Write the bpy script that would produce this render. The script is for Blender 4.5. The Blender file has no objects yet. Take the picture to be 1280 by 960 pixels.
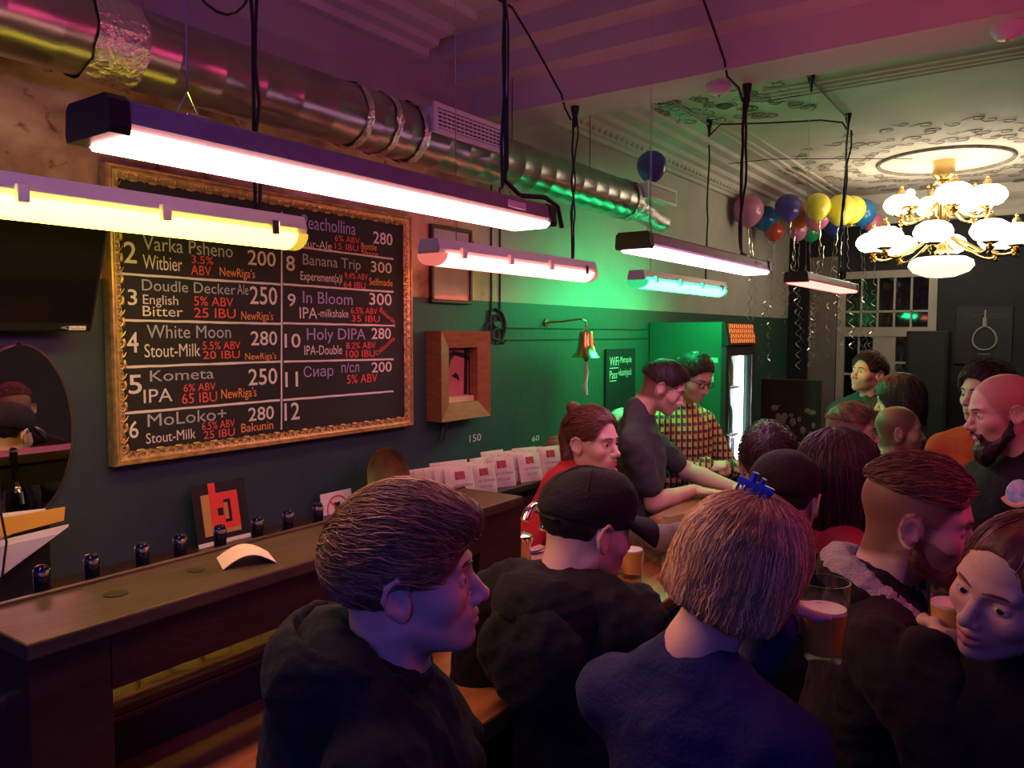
import bpy, bmesh, math, random
import numpy as np
from mathutils import Vector, Matrix, Euler
PI = math.pi
SC = bpy.context.scene
COL = SC.collection
random.seed(7); RNG = np.random.default_rng(7)

# ------------------------------------------------------------ camera, world, exposure
H_CAM = 1.95
cam = bpy.data.cameras.new('camera'); camo = bpy.data.objects.new('camera', cam); COL.objects.link(camo)
cam.sensor_width = 36.0; cam.lens = 36.0 * 980 / 1280; cam.clip_start = 0.02
camo.location = (0, 0, H_CAM)
camo.rotation_euler = (math.radians(90) - math.atan(62 / 980.0), 0, math.radians(35))
SC.camera = camo
world = bpy.data.worlds.new('night'); SC.world = world; world.use_nodes = True
world.node_tree.nodes['Background'].inputs[0].default_value = (0.02, 0.022, 0.03, 1)
world.node_tree.nodes['Background'].inputs[1].default_value = 0.15
SC.view_settings.view_transform = 'Standard'; SC.view_settings.look = 'None'
SC.view_settings.exposure = 0.0; SC.view_settings.gamma = 1.0; SC.view_settings.use_curve_mapping = False
SC.cycles.max_bounces = 8; SC.cycles.diffuse_bounces = 4; SC.cycles.glossy_bounces = 4
SC.cycles.transmission_bounces = 6; SC.cycles.transparent_max_bounces = 8
SC.cycles.use_denoising = True; SC.cycles.sample_clamp_indirect = 3.0

# ------------------------------------------------------------ helpers
MATS = {}
def mat(name, col=(.5, .5, .5), rough=.5, metal=0.0, emit=None, estr=0.0, var=0.0, vscale=8.0, col2=None,
        bump=0.0, bscale=30.0, trans=0.0, spec=.5, sheen=0.0, coat=0.0, stretch=None, alpha=1.0, ior=1.45):
    if name in MATS: return MATS[name]
    m = bpy.data.materials.new(name); m.use_nodes = True
    nt = m.node_tree; b = nt.nodes['Principled BSDF']; L = nt.links.new
    b.inputs['Base Color'].default_value = (*col, 1); b.inputs['Roughness'].default_value = rough
    b.inputs['Metallic'].default_value = metal; b.inputs['Specular IOR Level'].default_value = spec
    b.inputs['Transmission Weight'].default_value = trans; b.inputs['IOR'].default_value = ior
    b.inputs['Sheen Weight'].default_value = sheen; b.inputs['Coat Weight'].default_value = coat
    b.inputs['Alpha'].default_value = alpha
    if emit:
        b.inputs['Emission Color'].default_value = (*emit, 1); b.inputs['Emission Strength'].default_value = estr
    if var or bump:
        tc = nt.nodes.new('ShaderNodeTexCoord'); mp = nt.nodes.new('ShaderNodeMapping')
        if stretch: mp.inputs['Scale'].default_value = stretch
        L(tc.outputs['Object'], mp.inputs['Vector'])
    if var:
        n = nt.nodes.new('ShaderNodeTexNoise'); n.inputs['Scale'].default_value = vscale; n.inputs['Detail'].default_value = 6
        L(mp.outputs[0], n.inputs['Vector'])
        r = nt.nodes.new('ShaderNodeValToRGB'); r.color_ramp.elements[0].position = .3; r.color_ramp.elements[1].position = .7
        c2 = col2 or tuple(c * (1 - var) for c in col)
        r.color_ramp.elements[0].color = (*c2, 1); r.color_ramp.elements[1].color = (*col, 1)
        L(n.outputs['Fac'], r.inputs[0]); L(r.outputs[0], b.inputs['Base Color'])
    if bump:
        n2 = nt.nodes.new('ShaderNodeTexNoise'); n2.inputs['Scale'].default_value = bscale; n2.inputs['Detail'].default_value = 5
        L(mp.outputs[0], n2.inputs['Vector'])
        bp = nt.nodes.new('ShaderNodeBump'); bp.inputs['Strength'].default_value = bump; bp.inputs['Distance'].default_value = .01
        L(n2.outputs['Fac'], bp.inputs['Height']); L(bp.outputs[0], b.inputs['Normal'])
    MATS[name] = m
    return m

def rotm(a, b):
    """rotation taking +Z to the direction b-a"""
    d = Vector(b) - Vector(a)
    return d.to_track_quat('Z', 'Y').to_matrix()

class MB:
    def __init__(s): s.v = []; s.f = []; s.m = []
    def add(s, vs, fs, mi=0):
        o = len(s.v); s.v += [tuple(v) for v in vs]; s.f += [tuple(i + o for i in f) for f in fs]; s.m += [mi] * len(fs); return s
    def box(s, x0, x1, y0, y1, z0, z1, mi=0):
        vs = [(x, y, z) for z in (z0, z1) for y in (y0, y1) for x in (x0, x1)]
        return s.add(vs, [(0, 2, 3, 1), (4, 5, 7, 6), (0, 1, 5, 4), (2, 6, 7, 3), (0, 4, 6, 2), (1, 3, 7, 5)], mi)
    def rbox(s, x0, x1, y0, y1, z0, z1, r=.004, seg=2, mi=0, M=None):
        bm = bmesh.new(); bmesh.ops.create_cube(bm, size=1)
        for v in bm.verts: v.co = Vector(((x0 + x1) / 2 + v.co.x * (x1 - x0), (y0 + y1) / 2 + v.co.y * (y1 - y0), (z0 + z1) / 2 + v.co.z * (z1 - z0)))
        bmesh.ops.bevel(bm, geom=bm.edges[:], offset=r, segments=seg, affect='EDGES', profile=.5)
        bm.verts.index_update()
        vs = [(M @ v.co if M else v.co.copy()) for v in bm.verts]; fs = [[v.index for v in f.verts] for f in bm.faces]; bm.free()
        return s.add(vs, fs, mi)
    def cyl(s, a, b, r0, r1=None, n=16, caps=True, mi=0):
        r1 = r0 if r1 is None else r1; R = rotm(a, b); A = Vector(a); B = Vector(b); vs = []
        for P, r in ((A, r0), (B, r1)):
            for i in range(n):
                t = 2 * PI * i / n; vs.append(P + R @ Vector((r * math.cos(t), r * math.sin(t), 0)))
        fs = [(i, (i + 1) % n, n + (i + 1) % n, n + i) for i in range(n)]
        if caps: fs += [tuple(range(n - 1, -1, -1)), tuple(range(n, 2 * n))]
        return s.add(vs, fs, mi)
    def tube(s, pts, r, n=6, mi=0, flat=1.0):
        pts = [Vector(p) for p in pts]; vs = []; k = len(pts); rr = r if hasattr(r, '__len__') else [r] * k
        up = None
        for i, p in enumerate(pts):
            d = (pts[min(i + 1, k - 1)] - pts[max(i - 1, 0)]).normalized()
            if up is None:
                up = Vector((0, 0, 1)) if abs(d.z) < .9 else Vector((1, 0, 0))
            u = d.cross(up)
            if u.length < 1e-5: u = d.orthogonal()
            u.normalize(); w = u.cross(d); up = w
            for j in range(n):
                t = 2 * PI * j / n; vs.append(p + u * (rr[i] * math.cos(t)) + w * (rr[i] * flat * math.sin(t)))
        fs = [(i * n + j, i * n + (j + 1) % n, (i + 1) * n + (j + 1) % n, (i + 1) * n + j) for i in range(k - 1) for j in range(n)]
        fs += [tuple(range(n - 1, -1, -1)), tuple(range((k - 1) * n, k * n))]
        return s.add(vs, fs, mi)
    def lathe(s, prof, c=(0, 0, 0), n=24, mi=0, M=None, sx=1.0, sy=1.0):
        vs = []; c = Vector(c)
        for r, z in prof:
            for j in range(n):
                t = 2 * PI * j / n; p = Vector((r * math.cos(t) * sx, r * math.sin(t) * sy, z))
                vs.append((M @ p if M else p) + c)
        k = len(prof)
        fs = [(i * n + j, i * n + (j + 1) % n, (i + 1) * n + (j + 1) % n, (i + 1) * n + j) for i in range(k - 1) for j in range(n)]
        if prof[0][0] > 1e-5: fs.append(tuple(range(n - 1, -1, -1)))
        if prof[-1][0] > 1e-5: fs.append(tuple(range((k - 1) * n, k * n)))
        return s.add(vs, fs, mi)
    def sphere(s, c, r, n=16, m=10, mi=0, sc=(1, 1, 1)):
        prof = [(r * math.sin(PI * i / m), -r * math.cos(PI * i / m)) for i in range(m + 1)]
        M = Matrix.Diagonal(sc).to_3x3()
        return s.lathe([(max(a, 1e-6), b) for a, b in prof], c, n, mi, M)
    def prism(s, poly, y0, y1, axis='y', mi=0):
        n = len(poly); vs = []
        for y in (y0, y1):
            for a, b in poly: vs.append({'y': (a, y, b), 'x': (y, a, b), 'z': (a, b, y)}[axis])
        fs = [(i, (i + 1) % n, n + (i + 1) % n, n + i) for i in range(n)] + [tuple(range(n - 1, -1, -1)), tuple(range(n, 2 * n))]
        return s.add(vs, fs, mi)
    def mesh(s, name, mats, smooth=False):
        me = bpy.data.meshes.new(name); me.from_pydata(s.v, [], s.f)
        for m in (mats if isinstance(mats, (list, tuple)) else [mats]): me.materials.append(m)
        me.polygons.foreach_set('material_index', s.m)
        bm = bmesh.new(); bm.from_mesh(me); bmesh.ops.recalc_face_normals(bm, faces=bm.faces); bm.to_mesh(me); bm.free()
        if smooth:
            me.polygons.foreach_set('use_smooth', [True] * len(me.polygons)); me.set_sharp_from_angle(angle=math.radians(40))
        me.update(); return me
    def build(s, name, mats, parent=None, smooth=False):
        return link(name, s.mesh(name, mats, smooth), parent)

def link(name, me, parent=None, local=False, loc=None, M=None):
    o = bpy.data.objects.new(name, me); COL.objects.link(o)
    if M is not None: o.matrix_local = M
    if loc is not None: o.location = loc
    if parent:
        o.parent = parent
        if not local: o.matrix_parent_inverse = parent.matrix_basis.inverted()
    return o
def tag(o, label, cat, group=None, kind=None):
    if label: o['label'] = label
    if cat: o['category'] = cat
    if group: o['group'] = group
    if kind: o['kind'] = kind
    return o
def thing(name, label, cat, loc=(0, 0, 0), rz=0.0, group=None):
    o = bpy.data.objects.new(name, None); COL.objects.link(o); o.location = loc; o.rotation_euler = (0, 0, rz); o.empty_display_size = .05
    return tag(o, label, cat, group)
def struct(name, mb, m, label=None, smooth=False):
    o = mb.build(name, m, smooth=smooth); o['kind'] = 'structure'
    if label: o['label'] = label
    return o
def arc(c, r, a0, a1, n, f):
    return [f(c[0] + r * math.cos(a0 + (a1 - a0) * i / n), c[1] + r * math.sin(a0 + (a1 - a0) * i / n)) for i in range(n + 1)]
def bez(p0, p1, p2, p3, n=10):
    p0, p1, p2, p3 = map(Vector, (p0, p1, p2, p3))
    return [p0 * (1 - t) ** 3 + p1 * 3 * t * (1 - t) ** 2 + p2 * 3 * t * t * (1 - t) + p3 * t ** 3 for t in [i / n for i in range(n + 1)]]
def text_mesh(txt, w, h, name='lettering', m=None, bold=.0):
    """flat lettering: local x to the right, y up, fitted to w x h"""
    cu = bpy.data.curves.new('t', 'FONT'); cu.body = txt; cu.size = 1; cu.offset = bold; cu.resolution_u = 3
    ob = bpy.data.objects.new('t', cu); COL.objects.link(ob)
    me = bpy.data.meshes.new_from_object(ob.evaluated_get(bpy.context.evaluated_depsgraph_get()))
    bpy.data.objects.remove(ob); bpy.data.curves.remove(cu)
    n = len(me.vertices); co = np.empty(n * 3); me.vertices.foreach_get('co', co); co = co.reshape(-1, 3)
    lo = co.min(0); hi = co.max(0)
    co[:, 0] = (co[:, 0] - lo[0]) / max(hi[0] - lo[0], 1e-6) * w; co[:, 1] = (co[:, 1] - max(lo[1], -.02)) / max(hi[1] - max(lo[1], -.02), 1e-6) * h
    me.vertices.foreach_set('co', co.ravel()); me.name = name; me.materials.clear()
    if m: me.materials.append(m)
    return me
# text on the bar wall: local x -> world +y, local y -> world z, facing +x
WALLM = Matrix(((0, 0, 1, 0), (1, 0, 0, 0), (0, 1, 0, 0), (0, 0, 0, 1)))
def wall_text(txt, x, y, z, w, h, m, parent, rot=0.0, bold=.0):
    me = text_mesh(txt, w, h, 'lettering', m, bold)
    return link('lettering', me, parent, M=None if False else Matrix.Translation((x, y, z)) @ WALLM @ Matrix.Rotation(rot, 4, 'Z'))

# ------------------------------------------------------------ materials
M_black = mat('black_plastic', (.012, .012, .014), .35)
M_blackmat = mat('black_matte', (.01, .01, .011), .8)
M_chrome = mat('chrome', (.85, .85, .86), .12, 1.0)
M_brass = mat('brass', (.72, .5, .2), .22, 1.0)
M_gold = mat('old_gold', (.75, .52, .2), .35, .55, var=.5, vscale=40)
M_cable = mat('black_cable', (.012, .012, .012), .5)
M_whitep = mat('white_plastic', (.75, .74, .72), .4)
M_duct = mat('galvanised_duct', (.5, .5, .48), .3, 1.0, var=.25, vscale=5, bump=.02, bscale=7)
M_foil = mat('crinkled_foil', (.85, .85, .85), .12, 1.0, bump=1.0, bscale=55)
M_ceil = mat('ceiling_paint', (.7, .655, .59), .75, var=.18, vscale=2.5, bump=.15, bscale=25)
M_relief = mat('grey_brown_stucco', (.24, .21, .18), .8, var=.5, vscale=20)  # scroll relief, a darker grey-brown than the ceiling paint
M_grimewire = mat('dark_relief_line', (.02, .025, .025), .7)
M_darkwood = mat('dark_stained_wood', (.045, .018, .014), .42, var=.5, vscale=6, stretch=(6, 1, 6), bump=.1, bscale=40, coat=.15)
M_topwood = mat('worn_bar_top', (.085, .055, .032), .36, var=.55, vscale=5, stretch=(8, 1, 8), bump=.08, bscale=30)
M_orange = mat('varnished_oak', (.4, .16, .045), .22, var=.4, vscale=4, stretch=(7, .8, 7), coat=.8, bump=.03, bscale=20)
def thin_glass(name, tint=(1, 1, 1)):
    m = bpy.data.materials.new(name); m.use_nodes = True; nt = m.node_tree; N = nt.nodes.new; L = nt.links.new; nt.nodes.remove(nt.nodes['Principled BSDF'])
    tr_ = N('ShaderNodeBsdfTransparent'); tr_.inputs[0].default_value = (*tint, 1); gl = N('ShaderNodeBsdfGlossy'); gl.inputs['Roughness'].default_value = .03; lw = N('ShaderNodeLayerWeight'); lw.inputs['Blend'].default_value = .5; pw = N('ShaderNodeMath'); pw.operation = 'POWER'; pw.inputs[1].default_value = 3.0; L(lw.outputs['Facing'], pw.inputs[0]); ma = N('ShaderNodeMath'); ma.operation = 'MULTIPLY_ADD'; ma.inputs[1].default_value = .6; ma.inputs[2].default_value = .04; L(pw.outputs[0], ma.inputs[0]); mx = N('ShaderNodeMixShader'); L(ma.outputs[0], mx.inputs[0]); L(tr_.outputs[0], mx.inputs[1]); L(gl.outputs[0], mx.inputs[2]); L(mx.outputs[0], nt.nodes['Material Output'].inputs['Surface']); return m
M_glass = thin_glass('clear_glass', (.95, .96, .96))
M_paper = mat('white_paper', (.78, .75, .7), .7)
M_chalkboard = mat('chalkboard_black', (.012, .011, .011), .75, var=.5, vscale=3, col2=(.022, .02, .02))
CH = {'w': mat('chalk_white', (.72, .7, .66), .9), 'g': mat('chalk_grey_blue', (.42, .47, .5), .9), 'p': mat('chalk_lilac', (.4, .34, .62), .9),
      'r': mat('chalk_red', (.75, .1, .09), .9), 'o': mat('chalk_orange', (.8, .33, .1), .9)}

def wall_paint():
    m = bpy.data.materials.new('painted_bar_wall'); m.use_nodes = True; nt = m.node_tree; L = nt.links.new; N = nt.nodes.new
    b = nt.nodes['Principled BSDF']; b.inputs['Roughness'].default_value = .55
    tc = N('ShaderNodeTexCoord'); sp = N('ShaderNodeSeparateXYZ'); L(tc.outputs['Object'], sp.inputs[0])
    def noise(sc, det=6, dist=0.0):
        n = N('ShaderNodeTexNoise'); n.inputs['Scale'].default_value = sc; n.inputs['Detail'].default_value = det; n.inputs['Distortion'].default_value = dist
        L(tc.outputs['Object'], n.inputs['Vector']); return n
    def ramp(inp, a, ca, bb, cb):
        r = N('ShaderNodeValToRGB'); e = r.color_ramp.elements; e[0].position = a; e[0].color = (*ca, 1); e[1].position = bb; e[1].color = (*cb, 1); L(inp, r.inputs[0]); return r
    def mix(f, a, c):
        x = N('ShaderNodeMix'); x.data_type = 'RGBA'; L(f, x.inputs[0]); L(a, x.inputs[6]); L(c, x.inputs[7]); return x.outputs[2]
    def mr(inp, a, c):
        x = N('ShaderNodeMapRange'); x.inputs[1].default_value = a; x.inputs[2].default_value = c; L(inp, x.inputs[0]); return x.outputs[0]
    old = ramp(noise(3.2, 8, .6).outputs['Fac'], .36, (.2, .1, .045), .62, (.74, .52, .31))
    spots = ramp(noise(17, 4, .4).outputs['Fac'], .62, (1, 1, 1), .70, (.35, .2, .14))
    mul = N('ShaderNodeMix'); mul.data_type = 'RGBA'; mul.blend_type = 'MULTIPLY'; mul.inputs[0].default_value = 1; L(old.outputs[0], mul.inputs[6]); L(spots.outputs[0], mul.inputs[7])
    new = ramp(noise(4).outputs['Fac'], .3, (.42, .4, .35), .7, (.52, .49, .43))
    ny = N('ShaderNodeMath'); ny.operation = 'MULTIPLY_ADD'; L(noise(3).outputs['Fac'], ny.inputs[0]); ny.inputs[1].default_value = .5; L(sp.outputs['Y'], ny.inputs[2])
    hi = N('ShaderNodeMath'); hi.operation = 'MAXIMUM'; L(mr(ny.outputs[0], 3.2, 3.35), hi.inputs[0]); L(mr(sp.outputs['Z'], 2.84, 2.88), hi.inputs[1])
    up = mix(hi.outputs[0], mul.outputs[2], new.outputs[0])
    paint = ramp(noise(2.5).outputs['Fac'], .3, (.018, .034, .048), .7, (.025, .046, .06))
    lamp_grn = ramp(noise(2.5).outputs['Fac'], .3, (.02, .075, .055), .7, (.028, .09, .066))
    gm = N('ShaderNodeMath'); gm.operation = 'MULTIPLY_ADD'; L(sp.outputs['Z'], gm.inputs[0]); gm.inputs[1].default_value = 1.2; L(sp.outputs['Y'], gm.inputs[2])
    low = mix(mr(gm.outputs[0], 4.2, 5.2), paint.outputs[0], lamp_grn.outputs[0])  # green lamp's tint put into the lower paint towards the far end
    zz = N('ShaderNodeMath'); zz.operation = 'GREATER_THAN'; L(sp.outputs['Z'], zz.inputs[0]); zz.inputs[1].default_value = 2.112
    L(mix(zz.outputs[0], low, up), b.inputs['Base Color'])
    bp = N('ShaderNodeBump'); bp.inputs['Strength'].default_value = .3; bp.inputs['Distance'].default_value = .01; L(noise(14, 6).outputs['Fac'], bp.inputs['Height']); L(bp.outputs[0], b.inputs['Normal'])
    return m
M_wall = wall_paint()
M_farwall = mat('far_wall_paint', (.014, .015, .024), .7, var=.2, vscale=3)
M_farpale = mat('far_wall_mauve', (.2, .165, .15), .75, var=.2, vscale=3)
M_room = mat('room_side_wall', (.06, .055, .06), .8, var=.2, vscale=2)
M_floor = mat('dark_floor_boards', (.05, .035, .028), .5, var=.4, vscale=5, stretch=(8, 1, 1))
M_frame = mat('window_white_paint', (.42, .38, .33), .5, var=.15, vscale=6)
M_pane = mat('night_window_glass', (.006, .006, .008), .04, spec=.8)

# ------------------------------------------------------------ setting
WX = -2.3; CZ = 3.25
struct('wall_left', MB().box(WX - .1, WX, -3.1, 8.35, 0, CZ), M_wall, 'bar wall painted dark green below and bare old plaster above')
struct('floor', MB().box(-2.4, 2.7, -3.1, 8.35, -.1, 0), M_floor)
struct('wall_right', MB().box(2.6, 2.7, -3.1, 8.35, 0, CZ), M_room)
struct('wall_back', MB().box(-2.4, 2.7, -3.1, -3.0, 0, CZ), M_room)
struct('ceiling', MB().box(-2.4, 2.7, -3.1, 8.35, CZ, CZ + .1), M_ceil)
struct('trim_1', MB().box(-2.3, 2.6, 2.95, 3.2, 2.95, CZ).box(-2.3, 2.6, 2.82, 2.95, 3.08, CZ).box(-2.3, 2.6, 2.70, 2.82, 3.16, CZ).box(-2.3, 2.6, 2.58, 2.70, 3.24, CZ)
       .box(-2.3, 2.6, 3.2, 3.3, 3.1, CZ).box(-2.3, 2.6, 3.3, 3.42, 3.2, CZ), M_ceil, 'stepped stucco beam crossing the ceiling')
# cornices along the bar wall
struct('trim_2', MB().prism([(-2.3, 3.13), (-2.255, 3.13), (-2.25, 3.16), (-2.2, 3.165), (-2.19, 3.19), (-2.13, 3.195), (-2.1, 3.22), (-2.0, 3.225), (-1.98, CZ), (-2.3, CZ)], -3.0, 2.6), M_ceil, 'stepped cornice above the air duct')
struct('trim_3', MB().prism([(-2.3, 3.08), (-2.27, 3.08), (-2.26, 3.1), (-2.24, 3.105), (-2.2, 3.16), (-2.16, 3.165), (-2.14, 3.19), (-2.06, 3.195), (-2.04, 3.22), (-1.98, 3.225), (-1.97, CZ), (-2.3, CZ)], 3.42, 8.25), M_ceil, 'stepped cornice beyond the ceiling beam')
struct('trim_4', MB().prism([(8.25, 3.0), (8.21, 3.0), (8.19, 3.05), (8.13, 3.12), (8.05, 3.17), (8.0, CZ), (8.25, CZ)], -1.97, 2.6, axis='x'), M_ceil, 'cornice on the window wall')
# flat ceiling mouldings (straight bands)
mb = MB()
for x in (-1.84, -1.78, -1.70): mb.box(x - .012, x + .012, 4.75, 7.9, CZ - .014, CZ)
for y in (4.26, 4.34, 4.40, 4.46): mb.box(-1.35, 2.2, y - .011, y + .011, CZ - .014, CZ)
struct('trim_5', mb, M_ceil, 'straight stucco bands framing the ceiling panel')
# stucco scroll ornaments
def scroll_mesh(name, m, turns=1.35, size=1.0, r=.09, n=12, sides=5):
    pts = []
    for i in range(n + 1):
        t = i / n; a = t * turns * 2 * PI; rad = .5 * (1 - .78 * t) * size
        pts.append((rad * math.cos(a), rad * math.sin(a), 0))
    pts = [(-.15 * size, -.75 * size, 0), (.25 * size, -.45 * size, 0)] + pts
    rr = [r * .35, r * .8] + [r * (1 - .45 * i / n) for i in range(n + 1)]
    return MB().tube(pts, rr, sides).mesh(name, m, True)
SCR = scroll_mesh('scroll', M_relief, turns=.8, r=.06, sides=4)
ros = struct('trim_6', MB().tube([(-.77 + .45 * math.cos(2 * PI * i / 48), 6.75 + .5 * math.sin(2 * PI * i / 48), CZ - .005) for i in range(49)], (.016), 6), M_relief, 'round stucco ceiling rosette above the chandelier', smooth=True)
rr = random.Random(3)
def scroll_at(parent, x, y, z, s, a, flip=False, tilt=None):
    M = Matrix.Translation((x, y, z)) @ Matrix.Rotation(a, 4, 'Z') @ Matrix.Diagonal((s * (-1 if flip else 1), s, s * .5, 1))
    return link('scroll', SCR, parent, M=M)
for i in range(150):
    a = 2 * PI * i / 150 + rr.uniform(-.05, .05); ring = i % 3
    r = (.6, .8, 1.02)[ring] * rr.uniform(.9, 1.1)
    scroll_at(ros, -.77 + r * math.cos(a), 6.75 + 1.25 * r * math.sin(a), CZ - .008, rr.uniform(.07, .12), a + rr.uniform(-.8, .8), i % 2 == 0)
orn = struct('trim_7', MB().sphere((-1.62, 4.42, CZ), .05, 12, 6, sc=(1, 1, .4)), M_relief, 'stucco corner ornament on the ceiling beyond the beam')
for i in range(70):
    t = i / 70; a = t * 2 * PI * 3.3
    x = -1.62 + .42 * rr.uniform(-1, 1); y = 4.42 + .36 * rr.uniform(-1, 1)
    scroll_at(orn, x, y, CZ - .008, rr.uniform(.06, .11), rr.uniform(0, 6.3), i % 2 == 0)
for i in range(9):
    scroll_at(orn, -.12 + .05 * rr.uniform(-1, 1) + .045 * i, 4.36 + .06 * rr.uniform(-1, 1), CZ - .01, .11, rr.uniform(0, 6.3))
for i in range(8):
    scroll_at(orn, -1.8 + .1 * rr.uniform(-1, 1), 6.4 + .1 * rr.uniform(-1, 1), CZ - .01, .1, rr.uniform(0, 6.3))
# egg-and-dart band on the far cornice
CB = MB().sphere((0, 0, 0), .022, 8, 5, sc=(.6, 1, .8)).mesh('dentil', M_ceil, True)
cor3 = bpy.data.objects['trim_3']
for i in range(46): link('dentil', CB, cor3, loc=(-2.222, 3.5 + i * .07, 3.128))

# relief frame lines on the bar wall
rl = struct('trim_8', MB().box(WX, WX + .006, 3.1, 3.108, 2.06, 3.0).box(WX, WX + .006, 3.172, 3.18, 2.06, 3.0)
            .box(WX, WX + .006, 3.22, 4.88, 1.979, 1.985).box(WX, WX + .006, 3.16, 4.88, 1.918, 1.925), M_grimewire, 'thin dark moulding frame on the bar wall')
mb = MB()
f = lambda a, b: (WX + .008, a, b)
mb.tube(arc((3.13, 1.99), .085, -1.57, 1.57, 10, f), .007, 5)
mb.tube(arc((3.14, 2.015), .03, 0, 5.2, 9, f), .007, 5).tube(arc((3.135, 1.95), .028, 1, 6.2, 9, f), .007, 5).tube(arc((3.09, 1.97), .04, 1.2, 4.6, 8, f), .006, 5)
mb.tube([f(3.09, 2.07), f(3.085, 2.0), f(3.1, 1.93), f(3.17, 1.92)], .007, 5).tube(arc((3.175, 1.955), .025, -1, 3.6, 8, f), .006, 5)
mb.tube([f(3.16, 1.925), f(3.2, 1.905), f(3.22, 1.92)], .006, 5).tube(arc((3.1, 1.925), .016, 0, 5, 7, f), .006, 5)
o = mb.build('corner_scrollwork', M_grimewire, rl, True)

# far wall (window wall): pieces round the window opening
FY = 8.25
struct('wall_far', MB().box(-2.3, -1.83, FY, FY + .1, 0, CZ).box(-1.83, -.96, FY, FY + .1, 2.56, CZ).box(-1.83, -.96, FY, FY + .1, 0, .7).box(-.96, 2.6, FY, FY + .1, 0, CZ), M_farwall, 'dark navy far wall with the window')
struct('trim_9', MB().rbox(-2.1, -1.84, FY - .03, FY, 0, 2.72, .006), M_farpale, 'pale mauve pilaster left of the window')
struct('trim_10', MB().rbox(-2.3, -2.1, FY - .06, FY, 0, 3.0, .01), mat('dark_curtain', (.012, .012, .016), .9), 'dark curtain strip in the far corner')
w = struct('window_1', MB().box(-1.83, -1.76, FY - .02, FY + .06, .7, 2.56).box(-1.03, -.96, FY - .02, FY + .06, .7, 2.56).box(-1.83, -.96, FY - .02, FY + .06, 2.49, 2.56).box(-1.83, -.96, FY - .02, FY + .06, .7, .78)
           .box(-1.76, -1.03, FY - .02, FY + .06, 1.93, 2.02), M_frame, 'tall white casement window with small night-dark panes')
MB().box(-1.5, -1.3, FY - .01, FY + .05, .78, 1.93).build('mullion', M_frame, w)
for i in range(4): MB().box(-1.76 + .146 * (i + 1) - .009, -1.76 + .146 * (i + 1) + .009, FY, FY + .05, 2.02, 2.49).build('glazing_bar', M_frame, w)
MB().box(-1.76, -1.03, FY, FY + .045, 2.16, 2.18).build('glazing_bar', M_frame, w)
for z in (1.2, 1.55): MB().box(-1.76, -1.5, FY, FY + .045, z, z + .02).build('glazing_bar', M_frame, w); MB().box(-1.3, -1.03, FY, FY + .045, z + .12, z + .14).build('glazing_bar', M_frame, w)
for x in (-1.63, -1.165): MB().box(x - .009, x + .009, FY, FY + .045, .78, 1.93).build('glazing_bar', M_frame, w)
for i in range(5):
    for z0, z1 in ((2.02, 2.16), (2.18, 2.49)):
        MB().box(-1.76 + .146 * i + .008, -1.76 + .146 * (i + 1) - .008, FY + .02, FY + .026, z0, z1).build('pane', M_pane, w)
for xa, xb in ((-1.76, -1.5), (-1.3, -1.03)):
    for z0, z1 in ((.78, 1.2), (1.22, 1.55), (1.57, 1.93)):
        MB().box(xa, xb, FY + .02, FY + .026, z0, z1).build('pane', M_pane, w)

# ------------------------------------------------------------ bar
bar = thing('bar_counter', 'long bar counter with glossy orange oak top and dark front', 'bar counter', (-1.2, 2.2, 0))
MB().rbox(-1.46, -.95, .25, 4.35, 1.11, 1.15, .006).build('worktop', M_orange, bar)
MB().box(-1.08, -1.04, .3, 4.3, .06, 1.11).build('front_panel', M_darkwood, bar)
MB().box(-1.45, -1.41, .3, 4.3, .06, 1.11).build('rear_panel', M_darkwood, bar)
MB().box(-1.41, -1.08, .3, .34, .06, 1.11).build('end_panel', M_darkwood, bar); MB().box(-1.41, -1.08, 4.26, 4.3, .06, 1.11).build('end_panel', M_darkwood, bar)
MB().box(-1.42, -1.06, .34, 4.26, 0, .08).build('plinth', M_blackmat, bar)
MB().rbox(-.97, -.944, .25, 4.35, 1.085, 1.115, .004).build('edge_strip', M_blackmat, bar)
MB().tube([(-.93, .4, .2), (-.93, 4.2, .2)], .02, 10).build('foot_rail', M_brass, bar, True)
for y in (.6, 1.8, 3.0, 4.0): MB().cyl((-1.05, y, .2), (-.93, y, .2), .01, n=8).build('rail_bracket', M_brass, bar, True)

br = thing('tap_bridge', 'dark wooden raised shelf bridging the bar top in front of the taps', 'shelf', (-1.31, 1.15, 1.15))
MB().rbox(-1.425, -1.215, .505, 1.79, 1.474, 1.5, .004).build('top_board', M_topwood, br)
MB().rbox(-1.432, -1.42, .505, 1.79, 1.472, 1.506, .002).build('back_lip', M_topwood, br)
MB().box(-1.24, -1.22, .63, 1.6, 1.384, 1.474).build('front_fascia', M_darkwood, br)
MB().box(-1.24, -1.22, .51, .632, 1.15, 1.474).build('front_leg', M_darkwood, br)
MB().box(-1.24, -1.22, 1.598, 1.785, 1.15, 1.474).build('front_leg', M_darkwood, br)
MB().box(-1.42, -1.24, .51, .53, 1.15, 1.474).build('side_panel', M_darkwood, br)
MB().box(-1.42, -1.24, 1.765, 1.785, 1.15, 1.474).build('side_panel', M_darkwood, br)
MB().box(-1.425, -1.415, .53, 1.765, 1.15, 1.245).build('back_panel', M_blackmat, br)
MB().rbox(-1.425, -1.405, .53, 1.765, 1.245, 1.262, .003).rbox(-1.425, -1.409, .53, 1.765, 1.228, 1.242, .003).build('edge_moulding', M_darkwood, br)
MB().rbox(-1.6, -1.425, .53, 1.765, 1.25, 1.266, .003).build('glass_shelf', mat('pale_wood', (.45, .27, .1), .4, var=.3, vscale=5, stretch=(6, 1, 6)), br)
MB().box(-1.425, -1.415, .53, 1.765, 1.385, 1.474).build('tap_board', M_blackmat, br)
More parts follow.
